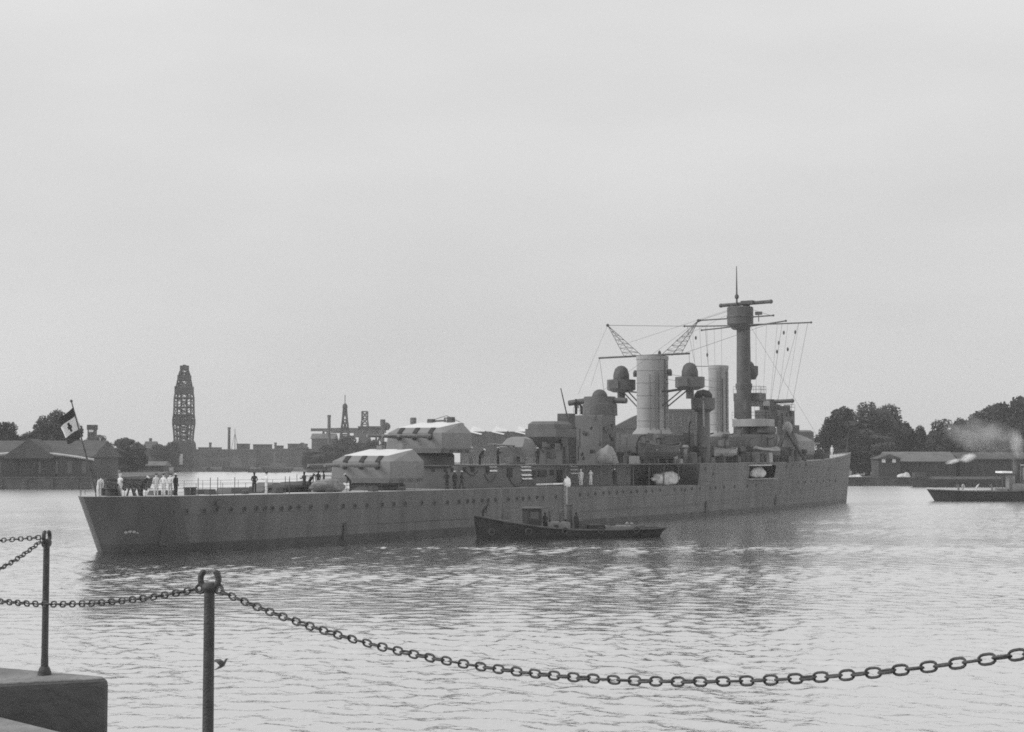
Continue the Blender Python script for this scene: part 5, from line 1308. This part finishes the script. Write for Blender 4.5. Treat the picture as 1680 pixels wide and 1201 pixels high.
# ------------------------------------------------------------------ other vessels
def barge(px0, px1, py_wl, py_top, label, group='barges along the banks', cargo=None, bow=-1):
    X0, Y0 = ground_at(px0, py_wl); X1, Y1 = ground_at(px1, py_wl); Y = (Y0 + Y1) / 2; L_ = abs(X1 - X0); zt_ = far_at(0, py_top, Y)[1]
    t = thing('barge', label, 'barge', ((X0 + X1) / 2, Y, 0), 0, group)
    b = MB(); rings = []
    for k in (0, .04, .1, .3, .7, .9, .96, 1):
        e = min(k, 1 - k); wdt = 2.6 * min(1, (e / .12) ** .6 if e > 0 else .12) + .1; up_ = .35 * max(0, (.1 - e) / .1)
        x = (k - .5) * L_; sh_ = (-1 if k < .5 else 1) * (-1.1) * max(0, (.1 - e) / .1)
        rings.append([(x, -wdt, zt_ + up_), (x + sh_, -wdt * .9, -.5), (x + sh_, wdt * .9, -.5), (x, wdt, zt_ + up_)])
    b.loft(rings); b.build('barge_hull', M['tug'], t)
    b = MB(); b.box(-L_ * .3, L_ * .34, -1.9, 1.9, zt_ - .02, zt_ + .6, 0, (.2, .5)); b.build('hold_cover', M[cargo or 'dark'], t)
    b = MB(); b.box(-L_ * .46, -L_ * .36, -1.3, 1.3, zt_, zt_ + 1.7); b.build('barge_cabin', M['shed_wall'], t)
    return t
barge(152, 252, 800, 786, 'dark barge moored at the left quay behind the stern party')
barge(196, 268, 786, 775, 'second dark barge farther along the left bank', cargo='brick')
barge(1492, 1668, 799, 786, 'long dark barge moored at the right quay')
barge(258, 345, 774, 768, 'low dark lighter moored beside the floating crane')
barge(500, 590, 775, 768, 'low dark lighter moored below the middle trees')
# moored sailing vessel with a tall thin mast
X, Y = ground_at(385, 774)
mv = workboat('moored_vessel', 'dark moored vessel with a tall thin mast right of the crane', 'boat', (X, Y, 0), R(180), 12, 4.5, 3.0, 2.0, 2.2)
b = MB(); b.box(-4, 2.5, -1.6, 1.6, 1.8, 5, 0, (.5, .2)); b.box(-2, 1.5, -1.2, 1.2, 5, 8, 0, (.6, .3)); b.build('deckhouse', M['dark'], mv)
b = MB(); b.tube([(0, 0, 2), (0, 0, far_at(0, 703, Y)[1])], .3, 6, r2=.12); b.tube([(-3.6, 0, 3), (0, 0, 19)], .1, 4); b.tube([(3.6, 0, 3), (0, 0, 19)], .1, 4); b.build('vessel_mast', M['dark'], mv)
X, Y = ground_at(452, 775)
mv = workboat('moored_vessel', 'dark moored tug with a stubby funnel in front of the factory', 'boat', (X, Y, 0), R(180), 14, 4.5, 3.0, 1.8, 2.0)
b = MB(); b.box(-5, 3, -1.6, 1.6, 1.6, 4.5, 0, (.4, .2)); b.build('deckhouse', M['dark'], mv)
b = MB(); b.lathe([(.9, 4), (.8, 9.5)], (0, 0, 0), 10); b.build('vessel_funnel', M['dark'], mv)
X, Y = ground_at(420, 775)
barge(405, 435, 775, 769, 'short dark lighter between two moored vessels')
# tug at the right edge
X0, Y0 = ground_at(1542, 822); X1, _ = ground_at(1770, 822)
LT_ = X1 - X0 + 1; xm = (X0 + X1) / 2
tb_ = workboat('tug', 'dark steam tug with tall funnel entering at the right edge', 'boat', (xm, Y0, 0), 0, LT_, 5.4, 2.9, 1.75, 2.05, 1.6)
lx = lambda px: xa(px, Y0) - xm
hz = lambda py: far_at(0, py, Y0)[1]
b = MB(); b.box(lx(1655), lx(1735), -1.7, 1.7, 1.5, hz(793)); b.build('deckhouse', M['tugdeck'], tb_)
b = MB(); b.box(lx(1676), lx(1720), -1.5, 1.5, hz(793), hz(764)); b.build('wheelhouse', M['tugdeck'], tb_)
b = MB(); b.box(lx(1672), lx(1724), -1.8, 1.8, hz(764), hz(762)); b.build('wheelhouse_roof', M['pale_steel'], tb_)
b = MB(); b.lathe([(.62, 1.6), (.6, hz(756)), (.7, hz(755)), (.7, hz(752))], (lx(1667), 0, 0), 16); b.build('tug_funnel', M['dark'], tb_, True)
b = MB(); b.box(lx(1638), lx(1655), -1.9, 1.9, hz(776), hz(773)); b.build('awning', M['white'], tb_)
b = MB()
for px in (1639, 1654):
    for yy in (-1.7, 1.7): b.tube([(lx(px), yy, 1.5), (lx(px), yy, hz(775))], .06, 5)
b.build('awning_post', M['dark'], tb_)
b = MB(); b.box(lx(1632), lx(1650), -.8, .8, 1.5, hz(801)); b.build('tow_gear', M['pale_steel'], tb_)
b = MB(); b.box(lx(1652), lx(1662), -1.0, 1.0, 1.5, hz(780)); b.build('engine_skylight', M['tugdeck'], tb_)
def tug_person(px, pose, lb, top='greycloth'):
    person(0, 0, 0, pose, top, 'greycloth', R(random.uniform(-80, 80)), lb, 'navy', world=(xa(px, Y0), Y0 - .3, 1.5), group='crew of the tug')
tug_person(1571, 'bend', 'person stooping at the stern of the tug, left of another'); tug_person(1578, 'bend', 'person stooping at the stern of the tug, right of another', 'whites'); tug_person(1600, 'bend', 'person in pale top in the middle of the tug after deck', 'whites'); tug_person(1626, 'bend', 'person by the pale towing gear of the tug')

# pale heap shapes for the white spots along the right quay
def heap(px, py, L_, H_, Y, z, label, seed):
    o = bundle('pale_heap', label, 'heap', (xa(px, Y), Y, z), 0, L_, 2.5, H_, 'canvas', .55, seed, False, .05)
heap(1482, 790, 3.4, 1.5, 421, 2.33, 'bright white heap on the right quay left of the long barge', 21)
heap(1402, 781, 3.6, .8, 422, 2.33, 'small white heap on the quay just off the cruiser bow', 22)
# bird low over the water
t = thing('bird', 'small dark bird flying low over the water beside the open ring post', 'bird', (far_at(365, 1091, 30)[0], 30, far_at(365, 1091, 30)[1]), R(35))
b = MB(); rings = []
for x, r, z in ((-.17, .006, .03), (-.12, .012, .01), (-.05, .03, 0), (.02, .036, 0), (.07, .026, .015), (.1, .022, .03), (.125, .018, .035), (.15, .005, .03)):
    rings.append([(x, r * math.cos(2 * math.pi * k / 10), z + r * math.sin(2 * math.pi * k / 10)) for k in range(10)])
b.loft(rings)
for sg in (1, -1):
    b.loft([[(.05, sg * .02, .01), (-.05, sg * .02, .01), (-.05, sg * .02, .02), (.05, sg * .02, .02)], [(.05, sg * .1, .08), (-.05, sg * .1, .08), (-.05, sg * .1, .088), (.05, sg * .1, .088)], [(-.02, sg * .17, .13), (-.07, sg * .17, .13), (-.07, sg * .17, .134), (-.02, sg * .17, .134)]])
b.build('body', M['dark'], t, True); t.rotation_euler = (0, R(-38), R(20))

# ------------------------------------------------------------------ smoke, steam, haze
def vol_mat(name, dens, col_, scale, lo=.42):
    m = bpy.data.materials.new(name); m.use_nodes = True; t = m.node_tree; t.nodes.clear(); l = t.links.new
    out = N('ShaderNodeOutputMaterial', t); pv = N('ShaderNodeVolumePrincipled', t); pv.inputs['Color'].default_value = (col_, col_, col_, 1)
    c = N('ShaderNodeTexCoord', t); n = N('ShaderNodeTexNoise', t); n.inputs['Scale'].default_value = scale; n.inputs['Detail'].default_value = 4
    g_ = N('ShaderNodeVectorMath', t, operation='LENGTH'); r = N('ShaderNodeMapRange', t); r.inputs['From Min'].default_value = 1.0; r.inputs['From Max'].default_value = .1; r.inputs['To Min'].default_value = 0; r.inputs['To Max'].default_value = 1
    r2 = N('ShaderNodeMapRange', t); r2.inputs['From Min'].default_value = lo; r2.inputs['From Max'].default_value = .68; r2.inputs['To Min'].default_value = 0; r2.inputs['To Max'].default_value = dens
    mu = N('ShaderNodeMath', t, operation='MULTIPLY')
    l(c.outputs['Object'], n.inputs['Vector']); l(c.outputs['Object'], g_.inputs[0]); l(g_.outputs['Value'], r.inputs['Value']); l(n.outputs[0], r2.inputs['Value']); l(r.outputs[0], mu.inputs[0]); l(r2.outputs[0], mu.inputs[1]); l(mu.outputs[0], pv.inputs['Density']); l(pv.outputs[0], out.inputs['Volume'])
    return m
def puff(name, label, px, py, Y, rx, ry, rz, tilt, m):
    b = MB(); b.ball((0, 0, 0), 1, n=20); o = b.build(name, m); x, z = far_at(px, py, Y); o.location = (x, Y, z); o.scale = (rx, ry, rz); o.rotation_euler = (0, tilt, 0)
    tag(o, label, 'smoke', kind='stuff'); return o
sm = vol_mat('smoke_volume', .55, .5, 1.5); stm = vol_mat('steam_volume', 2.6, .97, 1.6, .38)
puff('smoke', 'grey smoke plume drifting left in front of the large right trees', 1612, 714, 300, 8.2, 4, 3.9, R(14), sm)
puff('smoke', 'pale smoke column rising straight from the tug funnel', 1668, 727, 290, 1.5, 1.3, 3.2, R(-10), vol_mat('column_volume', 1.1, .7, 1.6, .36))
puff('steam', 'bright white rounded steam puff above the right quay', 1588, 751, 440, 2.5, 1.6, 1.35, R(-15), stm)
puff('steam', 'thin white wisp of steam left of the rounded puff', 1564, 757, 440, 2.7, 1.2, .75, R(-12), stm)
HAZE = 1.5e-4
hm = bpy.data.materials.new('haze_air'); hm.use_nodes = True; t_ = hm.node_tree; t_.nodes.clear()
ho = N('ShaderNodeOutputMaterial', t_); hv = N('ShaderNodeVolumePrincipled', t_); hv.inputs['Density'].default_value = HAZE; hv.inputs['Color'].default_value = (.95, .95, .95, 1)
t_.links.new(hv.outputs[0], ho.inputs['Volume'])
b = MB(); b.box(-1700, 1700, -60, 1600, -3, 75); tag(b.build('haze', hm), kind='stuff')
